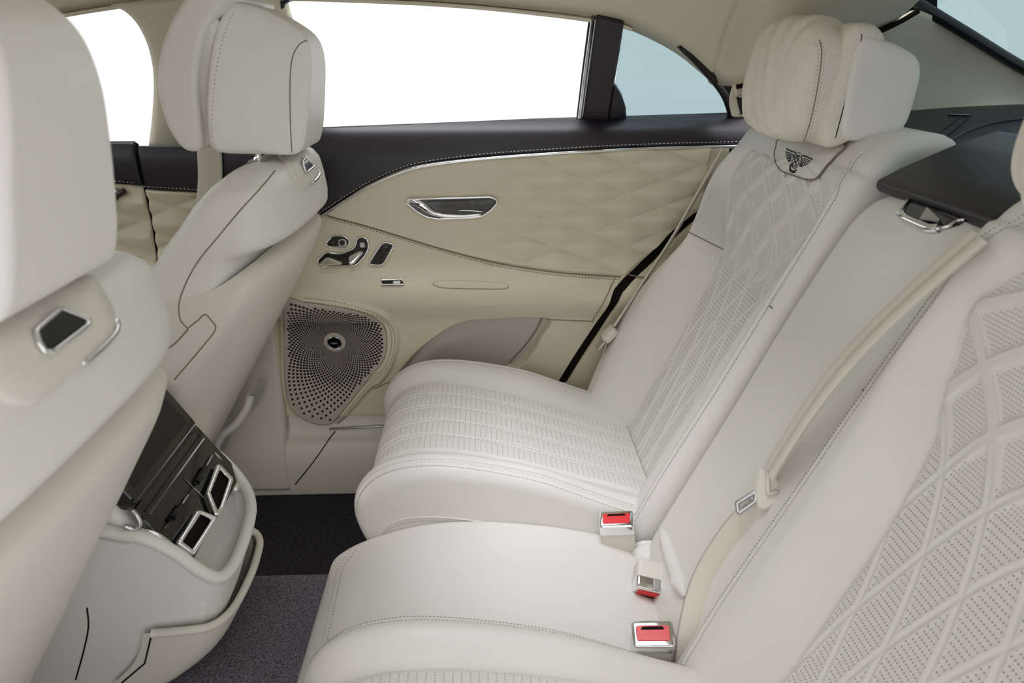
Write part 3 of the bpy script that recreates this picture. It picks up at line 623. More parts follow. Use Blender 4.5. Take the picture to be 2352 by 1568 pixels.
def ins_h(s, y):
    ia, ib = cIA(s), cIB(s); wv = (y - ib) / (ia - ib); wm = np.maximum(ia - ib, .01); c = 1 / 4.0
    g_ = gfun(s); d1 = (wv - .5) / c - g_; d2 = (wv - .5) / c + g_
    slope = np.gradient(g_, axis=0) / (np.gradient(s, axis=0) + 1e-9)
    nrm_ = np.sqrt(1 / (c * wm) ** 2 + slope ** 2)
    a = np.abs(d1 - np.round(d1)) / nrm_; b = np.abs(d2 - np.round(d2)) / nrm_; d = np.minimum(a, b)
    upw = sst(.50, .60, s)   # 1 in the diamond zone
    hd = -.0045 * sst(.0058, .0072, d) + .0010 * sst(.0105, .0085, d) * sst(.0055, .007, d)
    hl = -.0012 * np.exp(-(d / .0022) ** 2) + .0008 * np.exp(-((d - .005) / .002) ** 2)
    perf = upw * (d > .0115) + (1 - upw) * ((d > .0055) * 1.0)
    e = np.minimum(y - ib, ia - y); e = np.minimum(e, sTop - s); e = np.clip(e, 0, .010)
    return hI(s) + .004 + upw * hd + (1 - upw) * hl - .010 * (1 - np.sqrt(np.clip(1 - (1 - e / .010) ** 2, 0, 1))), perf * (e > .008)
def make_back(parent, far):
    ns = 230; s = np.linspace(s0, bk.L, ns)[:, None]
    ta = np.linspace(0, 1, 46)[None]; ob, ia, ib, yi = cOB(s), cIA(s), cIB(s), yIN(s)
    Y = np.concatenate([ob + (ia - ob) * ta, (ia + (ib - ia) * np.linspace(0, 1, 24)[None])[:, 1:], (ib + (yi - ib) * np.linspace(0, 1, 60)[None])[:, 1:]], 1)
    S = np.broadcast_to(s, Y.shape); H = back_h(S, Y) - .004 * ((Y < ia - .004) & (Y > ib + .004) & (S < sTop - .004))
    P = bk.pt(S, Y, H); N_ = bk.nrm(S)
    P = P if far else mir(P)
    a = grid('backrest', P, M_seat, parent, flip=not far, skirt=-N_ * .09)
    ni = 520; s = np.linspace(.06, sTop, ni)[:, None]; Y = cIA(s) + (cIB(s) - cIA(s)) * np.linspace(0, 1, 300)[None]; S = np.broadcast_to(s, Y.shape).copy()
    H, pf = ins_h(S, Y); P = bk.pt(S, Y, H); P = P if far else mir(P)
    b = grid('quilted_insert', P, M_perf_back, parent, uv=np.stack([Y, np.where(S > .53, .53 + (S - .53) * 1.62, S)], -1), attr=pf, flip=not far, skirt=-bk.nrm(S) * .006, label='quilted and perforated leather centre panel')
    mm = (lambda q: q) if far else mir
    ss = np.linspace(.05, bk.L * .80, 200)
    def line(fn, d, lift=.0004): yy = fn(ss) + d; return mm(bk.pt(ss, yy, back_h(ss, yy) + lift))
    stitch('stitching', line(cSE, -.0055), M_thread, parent); stitch('stitching', line(cSE, .0055), M_thread2, parent)
    ss = np.linspace(.05, bk.L * .74, 200)
    stitch('stitching', line(cOB, -.016), M_thread, parent); stitch('stitching', line(cOB, -.024), M_thread2, parent, .004, .003)
    s1 = .555
    yy = np.linspace(cIA(s1) , cOB(s1) - .02, 20); tube('cross_seam', mm(bk.pt(s1 + 0 * yy, yy, back_h(s1 + 0 * yy, yy))), .0013, M_seam, parent)
    s1 = .545
    yy = np.linspace(yIN(s1) + .01, cSE(s1) - .005, 14); tube('cross_seam', mm(bk.pt(s1 + 0 * yy, yy, back_h(s1 + 0 * yy, yy))), .0013, M_seam, parent)
    return a, b
# cushions: profile (x,z)
cu = Prof([(-.15, .06), (-.182, .14), (-.214, .23), (-.226, .295), (-.214, .340), (-.180, .372), (-.125, .387), (-.055, .385), (.05, .366), (.16, .335), (.27, .303), (.31, .29)], 'y', 1)
CI, CO = 1.065, 1.560
i_px = cu.uvs([(850, 1120), (930, 1100), (1100, 1118), (1300, 1150), (1490, 1187)]); o_px = cu.uvs([(900, 960), (968, 900), (1150, 938), (1300, 973), (1432, 1005)])
sI = np.sort(i_px[:, 0]); 
cuA = lambda s: np.interp(s, [.0, .25, .35, .8], [1.455, 1.452, 1.447, 1.40]); cuB = lambda s: np.interp(s, [0, .3, .8], [1.14, 1.156, 1.13])
cuE = lambda s: np.interp(s, [0, .3, .8], [1.088, 1.088, 1.078])
def cu_h(s, y):
    a, b = cuA(s), cuB(s); fade = sst(.05, .30, s) * (1 - .6 * sst(.6, .8, s))
    q = np.clip((y - a) / (CO - a), 0, 1); p = np.clip((b - y) / (b - CI), 0, 1)
    h = fade * (.022 * np.sin(np.clip(q / .5, 0, 1) * math.pi / 2) ** 1.6 + .024 * np.sin(np.clip(p / .6, 0, 1) * math.pi / 2) ** 1.3)
    R = .045; e = np.clip(np.minimum(CO - y, y - CI), 0, R); h = h - .8 * (R - np.sqrt(np.clip(R * R - (R - e) ** 2, 0, None)))
    return h - .004 * np.exp(-((y - cuE(s)) / .0035) ** 2) - .003 * np.exp(-((y - CO + .042) / .003) ** 2)
def make_cushion(parent, far):
    mm = (lambda q: q) if far else mir
    s = np.linspace(0, cu.L, 170)[:, None]; a, b = cuA(s), cuB(s)
    Y = np.concatenate([CO + (a - CO) * np.linspace(0, 1, 40)[None], (a + (b - a) * np.linspace(0, 1, 20)[None])[:, 1:], (b + (CI - b) * np.linspace(0, 1, 44)[None])[:, 1:]], 1)
    S = np.broadcast_to(s, Y.shape); H = cu_h(S, Y) - .004 * ((Y < a - .004) & (Y > b + .004))
    A_ = grid('cushion', mm(cu.pt(S, Y, H)), M_seat, parent, flip=not far, skirt=-cu.nrm(S) * .05 + np.array((0, 0, -.10)))
    s = np.linspace(.03, cu.L, 260)[:, None]; Y = cuA(s) + (cuB(s) - cuA(s)) * np.linspace(0, 1, 190)[None]; S = np.broadcast_to(s, Y.shape).copy()
    wv = (Y - cuB(s)) / (cuA(s) - cuB(s)); c = 1 / 5.0; wm = cuA(s) - cuB(s)
    ph = .28 * np.clip(1 - (S - .2) / .28, -.3, 1.3)          # pairs of seams fan out towards the nose
    d1 = wv / c - ph; d2 = wv / c + ph; da = np.abs(d1 - np.round(d1)) * c * wm; db = np.abs(d2 - np.round(d2)) * c * wm; d = np.minimum(da, db)
    e = np.clip(np.minimum(Y - cuB(s), cuA(s) - Y), 0, .012)
    H = .004 - .0016 * np.exp(-(d / .0022) ** 2) + .0008 * np.sin(math.pi * np.clip(d / (c * wm), 0, .5) ) - .008 * (1 - np.sqrt(np.clip(1 - (1 - e / .012) ** 2, 0, 1)))
    B_ = grid('perforated_insert', mm(cu.pt(S, Y, H)), M_perf_seat, parent, uv=np.stack([Y, S], -1), attr=(d > .0045) * (e > .008) * 1.0, flip=not far, skirt=-cu.nrm(S) * .006, label='fluted and perforated leather centre panel')
    ss = np.linspace(.08, cu.L * .97, 160)
    for dd, mt in ((-.006, M_thread), (.006, M_thread2)):
        yy = cuE(ss) + dd; stitch('stitching', mm(cu.pt(ss, yy, cu_h(ss, yy) + .0004)), mt, parent)
        yy = 0 * ss + CO - .042 + dd; stitch('stitching', mm(cu.pt(ss, yy, cu_h(ss, yy) + .0004)), mt, parent)
    # seam lines of the flutes
    for k in range(1, 5):
        for sg in (-1, 1):
            yy = cuB(ss) + (cuA(ss) - cuB(ss)) * c * (k + sg * .28 * np.clip(1 - (ss - .2) / .28, -.3, 1.3)); stitch('flute_stitching', mm(cu.pt(ss, yy, .0034 + 0 * ss)), M_threadt, parent, .005, .003, .0005)
    return A_, B_
def profile_block(name, prof, y0, y1, rnd_, mat, parent, e=2.6, label=None, ny=40, wob=None, nsm=8, ring=False):
    """closed side profile (x,z) swept across y, its ends rounded over rnd_"""
    Q0 = cr(prof, nsm, True) if nsm else np.array(prof); Q = resample(np.vstack([Q0, Q0[:1]]), .005)[:-1]; c = Q.mean(0); u = np.linspace(-1, 1, ny); u = np.sign(u) * (1 - (1 - np.abs(u)) ** 1.7)
    ys = (y0 + y1) / 2 + u * (y1 - y0) / 2; P = np.zeros((ny, len(Q), 3)); mn = np.min(np.linalg.norm(Q - c, axis=1))
    dQ = np.roll(Q, -1, 0) - np.roll(Q, 1, 0); nn_ = np.stack([-dQ[:, 1], dQ[:, 0]], 1); nn_ /= np.linalg.norm(nn_, axis=1)[:, None] + 1e-9
    if np.sum((Q - c) * nn_) > 0: nn_ = -nn_
    for j, y in enumerate(ys):
        d = min(y - y0, y1 - y); k = 0
        if d < rnd_: k = rnd_ * (1 - (1 - (1 - d / rnd_) ** e) ** (1 / e))
        k = min(k, mn * .97)
        D_ = nn_ if not ring else (c - Q) / np.linalg.norm(c - Q, axis=1)[:, None]
        P[j, :, 0] = Q[:, 0] + D_[:, 0] * k; P[j, :, 2] = Q[:, 1] + D_[:, 1] * k; P[j, :, 1] = y
    if ring:
        f = np.array((.02, .2, .4, .6, .8, .93)); cap = lambda R_: R_.mean(0) + (R_ - R_.mean(0)) * f[:, None, None]
        P = np.concatenate([cap(P[0]), P, cap(P[-1])[::-1]], 0); ny = len(P)
    if wob is not None: P = np.array([wob(R_, (R_[0, 1] - y0) / (y1 - y0)) for R_ in P])
    m_ = len(Q); V = P.reshape(-1, 3); Fc = [(i * m_ + k, i * m_ + (k + 1) % m_, (i + 1) * m_ + (k + 1) % m_, (i + 1) * m_ + k) for i in range(ny - 1) for k in range(m_)]
    Fc += [tuple(range(m_))[::-1], tuple(range((ny - 1) * m_, ny * m_))]
    o = mesh(name, V, Fc, mat, parent, True, label); n_ = len(o.data.polygons); o.data.polygons[n_ - 1].use_smooth = False; o.data.polygons[n_ - 2].use_smooth = False
    return o
def emblem(parent, surf):
    z = lambda X, Y: (1770 + X / 12.063, 310 + Y / 12.063)
    V = []; Fc = []
    def strip(a, b, wa, wb):
        a = np.array(a, float); b = np.array(b, float); t = b - a; t /= np.linalg.norm(t); n = np.array((-t[1], t[0])); i = len(V)
        q, nn = cast(surf, [z(*p) for p in (a + n * wa, (a + b) / 2 + n * (wa + wb) / 2, b + n * wb, b - n * wb, (a + b) / 2 - n * (wa + wb) / 2, a - n * wa)], .0006)
        if len(q) < 6: return
        V.extend(q); V.extend(q - nn * .0012); Fc.append(tuple(range(i, i + 6)))
        for k in range(6): Fc.append((i + k, i + 6 + k, i + 6 + (k + 1) % 6, i + (k + 1) % 6))
    LT = [(435, 385), (418, 460), (418, 518), (420, 572), (432, 622), (455, 672), (480, 712), (512, 748)]; LR = [(640, 470), (590, 522), (590, 545), (588, 572), (584, 600), (580, 628), (576, 655), (572, 690)]
    RT = [(1165, 680), (1115, 735), (1070, 775), (1020, 815), (970, 850), (915, 868), (865, 885), (828, 885)]; RR = [(960, 600), (945, 650), (920, 668), (900, 692), (880, 712), (860, 738), (842, 762), (815, 785)]
    for T_, R_ in zip(LT, LR): strip(T_, R_, 15, 8)
    for T_, R_ in zip(RT, RR): strip(T_, R_, 15, 8)
    strip((435, 385), (575, 445), 18, 20); strip((575, 445), (715, 500), 20, 16); strip((715, 495), (655, 590), 14, 10)
    strip((1165, 680), (1000, 600), 18, 20); strip((1000, 600), (865, 565), 20, 16); strip((865, 565), (835, 660), 14, 10)
    for k in range(3):
        strip((610 + k * 18, 520 + k * 22), (625 + k * 14, 640 + k * 10), 6, 4); strip((930 - k * 30, 640 + k * 10), (830 - k * 6, 720 + k * 20), 6, 4)
    strip((755, 530), (830, 560), 26, 26); strip((720, 565), (815, 590), 22, 20); strip((760, 492), (835, 515), 10, 8)
    def ring(cx_, cy_, rx, ry, tilt, wd, a0=0, a1=360, n=26):
        p = []
        for k in range(n + 1):
            a = math.radians(a0 + (a1 - a0) * k / n); x = rx * math.cos(a); y = ry * math.sin(a); c, s_ = math.cos(tilt), math.sin(tilt); p.append((cx_ + x * c - y * s_, cy_ + x * s_ + y * c))
        for a, b in zip(p[:-1], p[1:]): strip(a, b, wd, wd)
    ring(688, 765, 96, 168, .30, 9); ring(712, 688, 40, 55, .30, 13); ring(660, 815, 44, 66, .30, 13)
    ring(672, 800, 130, 205, .30, 16, 40, 150, 14); ring(660, 850, 125, 190, .30, 22, 50, 140, 12); strip((545, 800), (550, 930), 12, 14)
    mesh('emblem', V, Fc, M_ink, parent, False, 'embroidered black winged B emblem')
def chrome_post(name, x, y, z0, z1, parent, lean=.05):
    tube(name, [(x, y, z0), (x + lean * (z1 - z0), y, z1)], .0065, M_chrome, parent, n=14)
    a = np.linspace(0, 2 * math.pi, 21)[:-1]; plate('post_collar', [(x + .016 * math.cos(t), y + .026 * math.sin(t), z0 + .004) for t in a], (0, 0, 1), 0, .006, M_chrome, parent, .002)
def rear_headrest(parent, far):
    m = (lambda a, b: (a, b)) if far else (lambda a, b: (1.8 - b, 1.8 - a))
    y0, y1 = m(1.125, 1.475)
    dzh = -.012
    pr = [(.575, .965), (.640, .968), (.666, .985), (.674, 1.03), (.672, 1.072), (.650, 1.094), (.600, 1.112), (.572, 1.112), (.562, 1.06), (.562, 1.0)]
    hr = profile_block('headrest', [(a - .012, b - .018) for a, b in pr], y0, y1, .014, M_seat, parent, 2.2, ring=True)
    for y in (1.162, 1.40): chrome_post('headrest_post', .640, y if far else 1.8 - y, .957, .985, parent)
    return hr
def make_pillow(far):
    yc_ = 1.272 if far else .528
    t = thing('headrest_pillow', (.53, yc_, .92), 'plump cream suede comfort pillow ' + ('on the far rear headrest, above the winged emblem' if far else 'on the near rear headrest at the right edge'), 'pillow', 'rear comfort pillows')
    sp = lambda v, e: np.sign(v) * np.abs(v) ** e
    et = np.linspace(-math.pi / 2 + 1e-6, math.pi / 2 - 1e-6, 110)[:, None]; om = np.linspace(0, 2 * math.pi, 120, endpoint=False)[None]
    a_ = sp(np.cos(et), .55); X = .052 * a_ * sp(np.cos(om), .75); Z = .097 * a_ * sp(np.sin(om), .62); Yn = sp(np.sin(et), .62) + 0 * X
    zc = Z / .097; ys = Yn if far else -Yn          # ys: +1 outboard
    front = np.clip(-X / .03, 0, 1)
    Wd = .134 * (1 - .13 * np.clip(-zc - .15, 0, 1) ** 1.3 - .05 * np.clip(zc, 0, 1) ** 2)
    Y = Yn * Wd + (-.018 if far else .018) * np.clip(-zc, 0, 1) ** 1.5
    gather = np.clip((np.abs(zc) - .25) / .75, 0, 1)
    d1 = ys + .22 - .30 * zc; d2 = ys - .12 - .22 * zc; d3 = ys - .50 - .1 * zc
    fold = .007 * np.exp(-(d1 / .09) ** 2) - .008 * np.exp(-((d1 - .16) / .07) ** 2) + .006 * np.exp(-(d2 / .1) ** 2) - .006 * np.exp(-((d2 - .2) / .08) ** 2) + .004 * np.exp(-(d3 / .1) ** 2) + .0045 * gather * np.sin(17 * ys + 2.5 * zc) + .0015 * np.sin(31 * ys + 6 * zc) * gather
    X = X - fold * front * (1 - np.abs(Yn) ** 6); Z = Z + .003 * np.sin(11 * ys + 1) * np.clip(zc, 0, 1) * (1 - np.abs(Yn) ** 8)
    tilt = .16; Xr = X * math.cos(tilt) + Z * math.sin(tilt); Zr = -X * math.sin(tilt) + Z * math.cos(tilt)
    cv = grid('cover', np.stack([.522 + Xr, yc_ + Y, 1.031 + Zr], -1), M_suede, t, wrap=True)
    if far:
        tc = bvh(cv); q, _ = cast(tc, cr([(1882, 92), (1887, 115), (1884, 160), (1872, 230), (1858, 290), (1842, 335)], 8), .0003)
        if len(q) > 3: tube('seam', q, .0009, M_seam, t)
        for dx_ in (-7, 7):
            q, _ = cast(tc, cr([(1880 + dx_, 98), (1886 + dx_, 118), (1884 + dx_, 160), (1872 + dx_, 230), (1858 + dx_, 290), (1845 + dx_, 328)], 8), .0004)
            if len(q) > 3: stitch('stitching', q, M_thread2, t, .0028, .0030, .0005)
    pr2 = [(.535, .930), (.562, .930), (.585, .95), (.598, 1.0), (.604, 1.08), (.598, 1.108), (.575, 1.122), (.545, 1.115), (.535, 1.05), (.522, .97)]
    profile_block('back_flap', [(a, 1.02 + (b - 1.02) * .92 + .0) for a, b in pr2], yc_ - .142, yc_ + .142, .02, M_suede, t, 2.2, ny=40)
    return t
def rear_seat(far):
    y = 1.31 if far else .49
    t = thing('rear_seat', (.1, y, .04), ('far' if far else 'near') + (' rear seat in cream leather with diamond quilted backrest beside the door panel' if far else ' rear seat in cream leather with large quilted diamonds, cropped by the right edge'), 'seat', 'outer rear seats')
    a, b = make_back(t, far); c, d = make_cushion(t, far); h = rear_headrest(t, far)
    return t, a, b, c, d, h
FS = rear_seat(True); NS_ = rear_seat(False)
make_pillow(True); make_pillow(False)
# badge panel and emblem on the far seat
tb = bvh(FS[1], FS[2])
bpx = cr([(1792, 322), (1786, 338), (1782, 352), (1784, 372), (1796, 392), (1825, 404), (1858, 414), (1880, 410), (1900, 385), (1925, 358), (1945, 335), (1900, 325), (1840, 318)], 5, True)
q, nq = cast(tb, bpx, .0)
if len(q) > 10:
    qc = q.mean(0); nb = np.array((-.9, 0, .42))
    ring_ = [qc + (q - qc) * f for f in (1, .97, .6, .25, .02)]; P = np.array(ring_) + np.array((0, .0006, .0030, .0034, .0035))[:, None, None] * nb + nb * .003
    bp_ = grid('badge_panel', P, M_seat, FS[0], wrap=True); tube('badge_seam', P[0] + nb * .0004, .0013, M_seam, FS[0], closed=True)
    emblem(FS[0], bvh(bp_))
tcu = bvh(FS[3]); pp = [(872, 1236), (885, 1212), (915, 1195), (960, 1188), (1020, 1188), (1120, 1200), (1250, 1224), (1350, 1240), (1390, 1250)]
q, _ = cast(tcu, cr(pp, 8), .0002); tube('lower_piping', q, .0016, M_seat, FS[0]); q, _ = cast(tcu, cr([(u + 3, v + 9) for u, v in pp], 8), .0003); stitch('stitching', q, M_thread2, FS[0])
# middle seat
ms = thing('bench_seat', (.1, .9, .04), 'plain smooth cream leather middle rear seat between the two quilted seats', 'seat')
yA, yB = .722, 1.032
mb = Prof([(.262, .21), (.287, .29), (.335, .40), (.40, .545), (.458, .68), (.515, .80), (.545, .853), (.568, .877), (.60, .885), (.66, .885)], 'y', 1)
S_, Y_ = np.meshgrid(np.linspace(0, mb.L, 120), yA + (yB - yA) * (.5 - .5 * np.cos(np.linspace(0, math.pi, 60))), indexing='ij')
R = .03; e = np.clip(np.minimum(yB - Y_, Y_ - yA), 0, R); H = -(R - np.sqrt(np.clip(R * R - (R - e) ** 2, 0, None))) + .012 * np.sin(math.pi * (Y_ - yA) / (yB - yA))
cc = np.clip(.04 - np.minimum(yB - Y_, Y_ - yA), 0, 1) * np.clip((S_ - (mb.L - .13)) / .1, 0, 1); H = H - cc * .6
mback = grid('backrest', mb.pt(S_, Y_, H + .002), M_seat, ms, flip=False, skirt=-mb.nrm(S_) * .08)
mc = Prof([(-.23, .06), (-.260, .13), (-.286, .195), (-.284, .226), (-.262, .247), (-.225, .267), (-.16, .289), (-.09, .302), (0, .302), (.1, .290), (.18, .273), (.24, .255), (.262, .245)], 'y', 1)
MA, MB = .735, 1.068
S_, Y_ = np.meshgrid(np.linspace(0, mc.L, 130), MA + (MB - MA) * (.5 - .5 * np.cos(np.linspace(0, math.pi, 70))), indexing='ij')
R = .03; e = np.clip(np.minimum(MB - Y_, Y_ - MA), 0, R)
def mch(S, Y): 
    e = np.clip(np.minimum(MB - Y, Y - MA), 0, .03); return -.7 * (.03 - np.sqrt(np.clip(.03 ** 2 - (.03 - e) ** 2, 0, None))) + .010 * np.sin(math.pi * (Y - MA) / (MB - MA)) * sst(.15, .35, S)
mcush = grid('cushion', mc.pt(S_, Y_, mch(S_, Y_)), M_seat, ms, flip=False, skirt=-mc.nrm(S_) * .04 + np.array((0, 0, -.06)))
tm = bvh(mcush)
for px, mt in (([(806, 1263), (785, 1290), (772, 1320), (760, 1380), (749, 1440), (742, 1478), (748, 1496), (770, 1499), (850, 1480), (930, 1460)], M_thread2), ([(818, 1263), (795, 1292), (783, 1322), (771, 1380), (759, 1438), (752, 1470), (757, 1486), (772, 1489), (850, 1470), (930, 1452)], M_thread)):
    q, _ = cast(tm, cr(px, 8), .0006); stitch('stitching', q, mt, ms, .004, .003)
# lower roll of the armrest back
tmb = bvh(mback)
q, nq = cast(tmb, cr([(1522, 1215), (1540, 1270), (1560, 1325), (1578, 1372)], 8), .002); tube('lower_roll', q, np.interp(np.linspace(0, 1, len(q)), [0, .1, .8, 1], [.002, .009, .013, .004]), M_seat, ms, n=12)
# release handle
hx = rnd([(2078, 478), (2092, 460), (2150, 485), (2215, 512), (2200, 520), (2165, 528), (2140, 528), (2100, 508), (2076, 498)], 6)
q, nq = cast(tmb, hx, .001)
rh = plate('release_handle', q, nq.mean(0), 0, .002, M_gloss, ms, .001)
q, _ = cast(tmb, cr([(2092, 461), (2080, 476), (2072, 492), (2078, 501)], 6), .004); tube('handle_frame', q, .0022, M_chrome, rh, n=10)
q, _ = cast(tmb, cr([(2073, 496), (2082, 505), (2105, 516), (2138, 529), (2162, 529)], 6), .004); tube('handle_frame', q, .0058, M_chrome, rh, n=12)
q, _ = cast(tmb, cr([(2158, 529), (2180, 524), (2200, 512), (2216, 510)], 5), .003); tube('handle_frame', q, .0022, M_chrome, rh, n=8)
q, nq = cast(tmb, [(2135, 485), (2165, 512), (2160, 520), (2118, 512)], .004); plate('handle_paddle', q, nq.mean(0), 0, .004, M_satin, rh, .001)
# folded middle headrest, dark
fh = thing('middle_headrest', (.60, .91, .90), 'black leather middle headrest folded flat behind the smooth cream backrest', 'headrest')
fhp = [(.562, .903), (.566, .888), (.60, .884), (.70, .925), (.74, .955), (.725, .973), (.67, .955), (.60, .924)]
fr = profile_block('pad', rnd(fhp, .006), .765, 1.022, .006, M_dark, fh, 2.0, nsm=0)
tf = bvh(fr)
q, _ = cast(tf, cr([(2325, 470), (2280, 500), (2268, 520)], 5), .0006); 
if len(q) > 2: stitch('stitching', q, M_thread2, fh)
# ------------------------------------------------------------------ buckles and belts
def buckle(c_px, y, up, face, wdir, label, group, sz=(.029, .019, .045), bl=.034):
    """cream stalk with chrome rim and red press button on its end"""
    p = PY(*c_px, y); up = np.array(up, float); up /= np.linalg.norm(up); wd = np.array(wdir, float); wd -= up * np.dot(wd, up); wd /= np.linalg.norm(wd); n = np.cross(up, wd)
    t = thing('belt_buckle', tuple(p - up * .05), label, 'buckle', group)
    box_rounded('body', p - up * (bl - .004), (sz[0], sz[1], bl), (wd, n, up), M_cplastic, t, .22)
    box_rounded('chrome_rim', p - up * .001, (sz[0] * 1.04, sz[1] * 1.06, .011), (wd, n, up), M_chrome, t, .22)
    o = rnd([(-.82, -.62), (.82, -.62), (.82, .62), (-.82, .62)], .2, 3)
    plate('press_button', [p + up * .0095 + wd * sz[0] * a + n * sz[1] * b for a, b in o], up, 0, .002, M_red, t, .0008)
    s_ = rnd([(-.6, .25), (.6, .25), (.5, .52), (-.5, .52)], .1, 2); k = -1 if np.dot(n, (0, -1, 0)) > 0 else 1
    plate('slot', [p + up * .0113 + wd * sz[0] * a + n * sz[1] * b * k for a, b in s_], up, 0, .0006, M_void, t, .0002)
    return t
buckle((1417, 1200), 1.03, (-.16, -.10, .97), None, (1, -.16, .05), 'red buttoned seat belt buckle standing upright against the far seat cushion', 'seat belt buckles')
buckle((1500, 1462), .785, (-.15, -.30, .94), None, (1, -.12, .08), 'red buttoned seat belt buckle nearest the camera, beside the near cushion', 'seat belt buckles')
tmc_ = bvh(mcush); pb_, _ = cast(tmc_, [(1497, 1352)]); t = buckle((1497, 1352), float(pb_[0][1]) - .022 if len(pb_) else .985, (-.22, -.84, -.50), None, (1, -.16, -.20), 'seat belt buckle lying upside down in the gap by the middle seat', 'seat belt buckles', bl=.022)
# crumpled leather sleeve of the middle buckle and dark gap under it
sl = [PY(1498, 1322, .965), PY(1495, 1300, .985), PY(1490, 1280, 1.0), PY(1486, 1262, 1.02)]
V_ = resample(cr(sl, 6), .004); rr = .026 + .0028 * np.sin(np.arange(len(V_)) * 1.9) + .0016 * np.sin(np.arange(len(V_)) * 4.3)
tube('sleeve', V_, rr, M_seat, t, n=18, flat=.75)
# belt of the middle place: two-layer strap from the shoulder gap to the tongue, then on to its anchor
tn = bvh(mback, NS_[1], NS_[3], mcush)
cpx = cr([(2262, 545), (2215, 600), (2100, 742), (1965, 915), (1880, 1020), (1790, 1090)], 8)
q, nq = cast(tn, cpx, .012)
Lq = resample(q, .015)
sb = thing('shoulder_belt', tuple(Lq[-1]), 'cream seat belt with steel tongue lying across the smooth middle backrest', 'belt')
dirv = (Lq[-1] - Lq[0]); dirv /= np.linalg.norm(dirv); acr = np.cross(dirv, np.array((-.9, -.1, .4))); acr /= np.linalg.norm(acr)
# straight hanging strap between its ends
k_ = np.linspace(0, 1, 30)[:, None]; straight = Lq[0] * (1 - k_) + Lq[-1] * k_ + np.array((-.02, 0, .01)) * np.sin(math.pi * k_)
wv_ = acr * .021
for kk, (off, sc) in enumerate(((0, 1.0), (.5, .55), (-.45, .55))):
    ribbon('strap', straight + acr * off * .018 + np.array((-.004, -.003, .002)) * kk, acr * .0135 * sc * (1 - .35 * np.abs(1 - k_) ** 1.0 * 0), .0014, M_web, sb)
tp = PY(1757, 1125, float(Lq[-1][1]) - .004)
tgd = PY(1700, 1160, float(tp[1]) + .0) - tp; tgd /= np.linalg.norm(tgd)
vd = O - tp; vd /= np.linalg.norm(vd)
def on_plane(px, y=None): return [PL(u, v, tp, vd) for u, v in px]
lp_ = np.array(on_plane(cr([(1748, 1072), (1738, 1095), (1734, 1130), (1738, 1160), (1750, 1172), (1772, 1165), (1790, 1145), (1792, 1120), (1786, 1098)], 5, True)))
plate('tongue_grip', lp_ - vd * .004, vd, 0, .009, M_cplastic, sb, .003, 'cream plastic tongue grip')
tube('grip_bar', np.array(on_plane([(1762, 1078), (1764, 1105), (1764, 1135), (1785, 1128)])) + vd * .008, .003, M_cplastic, sb, n=10)
fr_ = np.array(on_plane(rnd([(1692, 1155), (1736, 1128), (1735, 1150), (1696, 1178)], 4))); tube('steel_tongue', fr_, .0034, M_satin, sb, closed=True, n=8)
q2, n2 = cast(tn, cr([(1752, 1165), (1715, 1205), (1670, 1265), (1632, 1330), (1608, 1398), (1597, 1450)], 6), .006)
if len(q2) > 4:
    q2 = np.vstack([q2, PY(1588, 1500, .762), PY(1580, 1560, .757)]); Q2 = resample(q2, .012); Q2[:, :] = cr(Q2[::6], 6)[:len(Q2)] if len(Q2) > 24 and len(cr(Q2[::6], 6)) >= len(Q2) else Q2
    T2 = np.gradient(Q2, axis=0); T2 /= np.linalg.norm(T2, axis=1)[:, None]; a2 = np.cross(T2, vd[None]); a2 /= np.linalg.norm(a2, axis=1)[:, None]
    ribbon('lap_strap', Q2, a2 * .020, .0012, M_web, sb)
# far belt, seen edge-on beside the far seat
fb = thing('far_seat_belt', tuple(PY(1395, 770, 1.55)), 'cream seat belt stretched edge-on between the far seat and door panel', 'belt')
a0, a1, a2_ = PY(1662, 340, 1.575), PY(1545, 545, 1.560), PY(1412, 748, 1.545)
cl = resample(cr([a0, (a0 + a1) / 2, a1, (a1 + a2_) / 2, a2_], 5), .02)
vv = np.array([c - O for c in cl]); vv /= np.linalg.norm(vv, axis=1)[:, None]; vv = vv + np.array((.10, 0, .03)); vv /= np.linalg.norm(vv, axis=1)[:, None]
ribbon('strap', cl, vv * .021, .0028, M_web, fb)
box_rounded('tongue_grip', PY(1400, 766, 1.54), (.010, .022, .020), (np.array((.75, 0, -.66)), np.array((0, 1, 0)), np.array((.66, 0, .75))), M_cplastic, fb, .5)
box_rounded('steel_tongue', PY(1380, 791, 1.54), (.0022, .012, .014), (np.array((.80, 0, -.6)), np.array((0, 1, 0)), np.array((.6, 0, .8))), M_satin, fb, .3)
c2_ = resample(cr([PY(1398, 775, 1.55), PY(1385, 820, 1.556), PY(1378, 870, 1.565), PY(1372, 920, 1.57)], 6), .01); ribbon('lap_strap', c2_, np.array((.006, .02, 0)), .0015, M_web, fb)

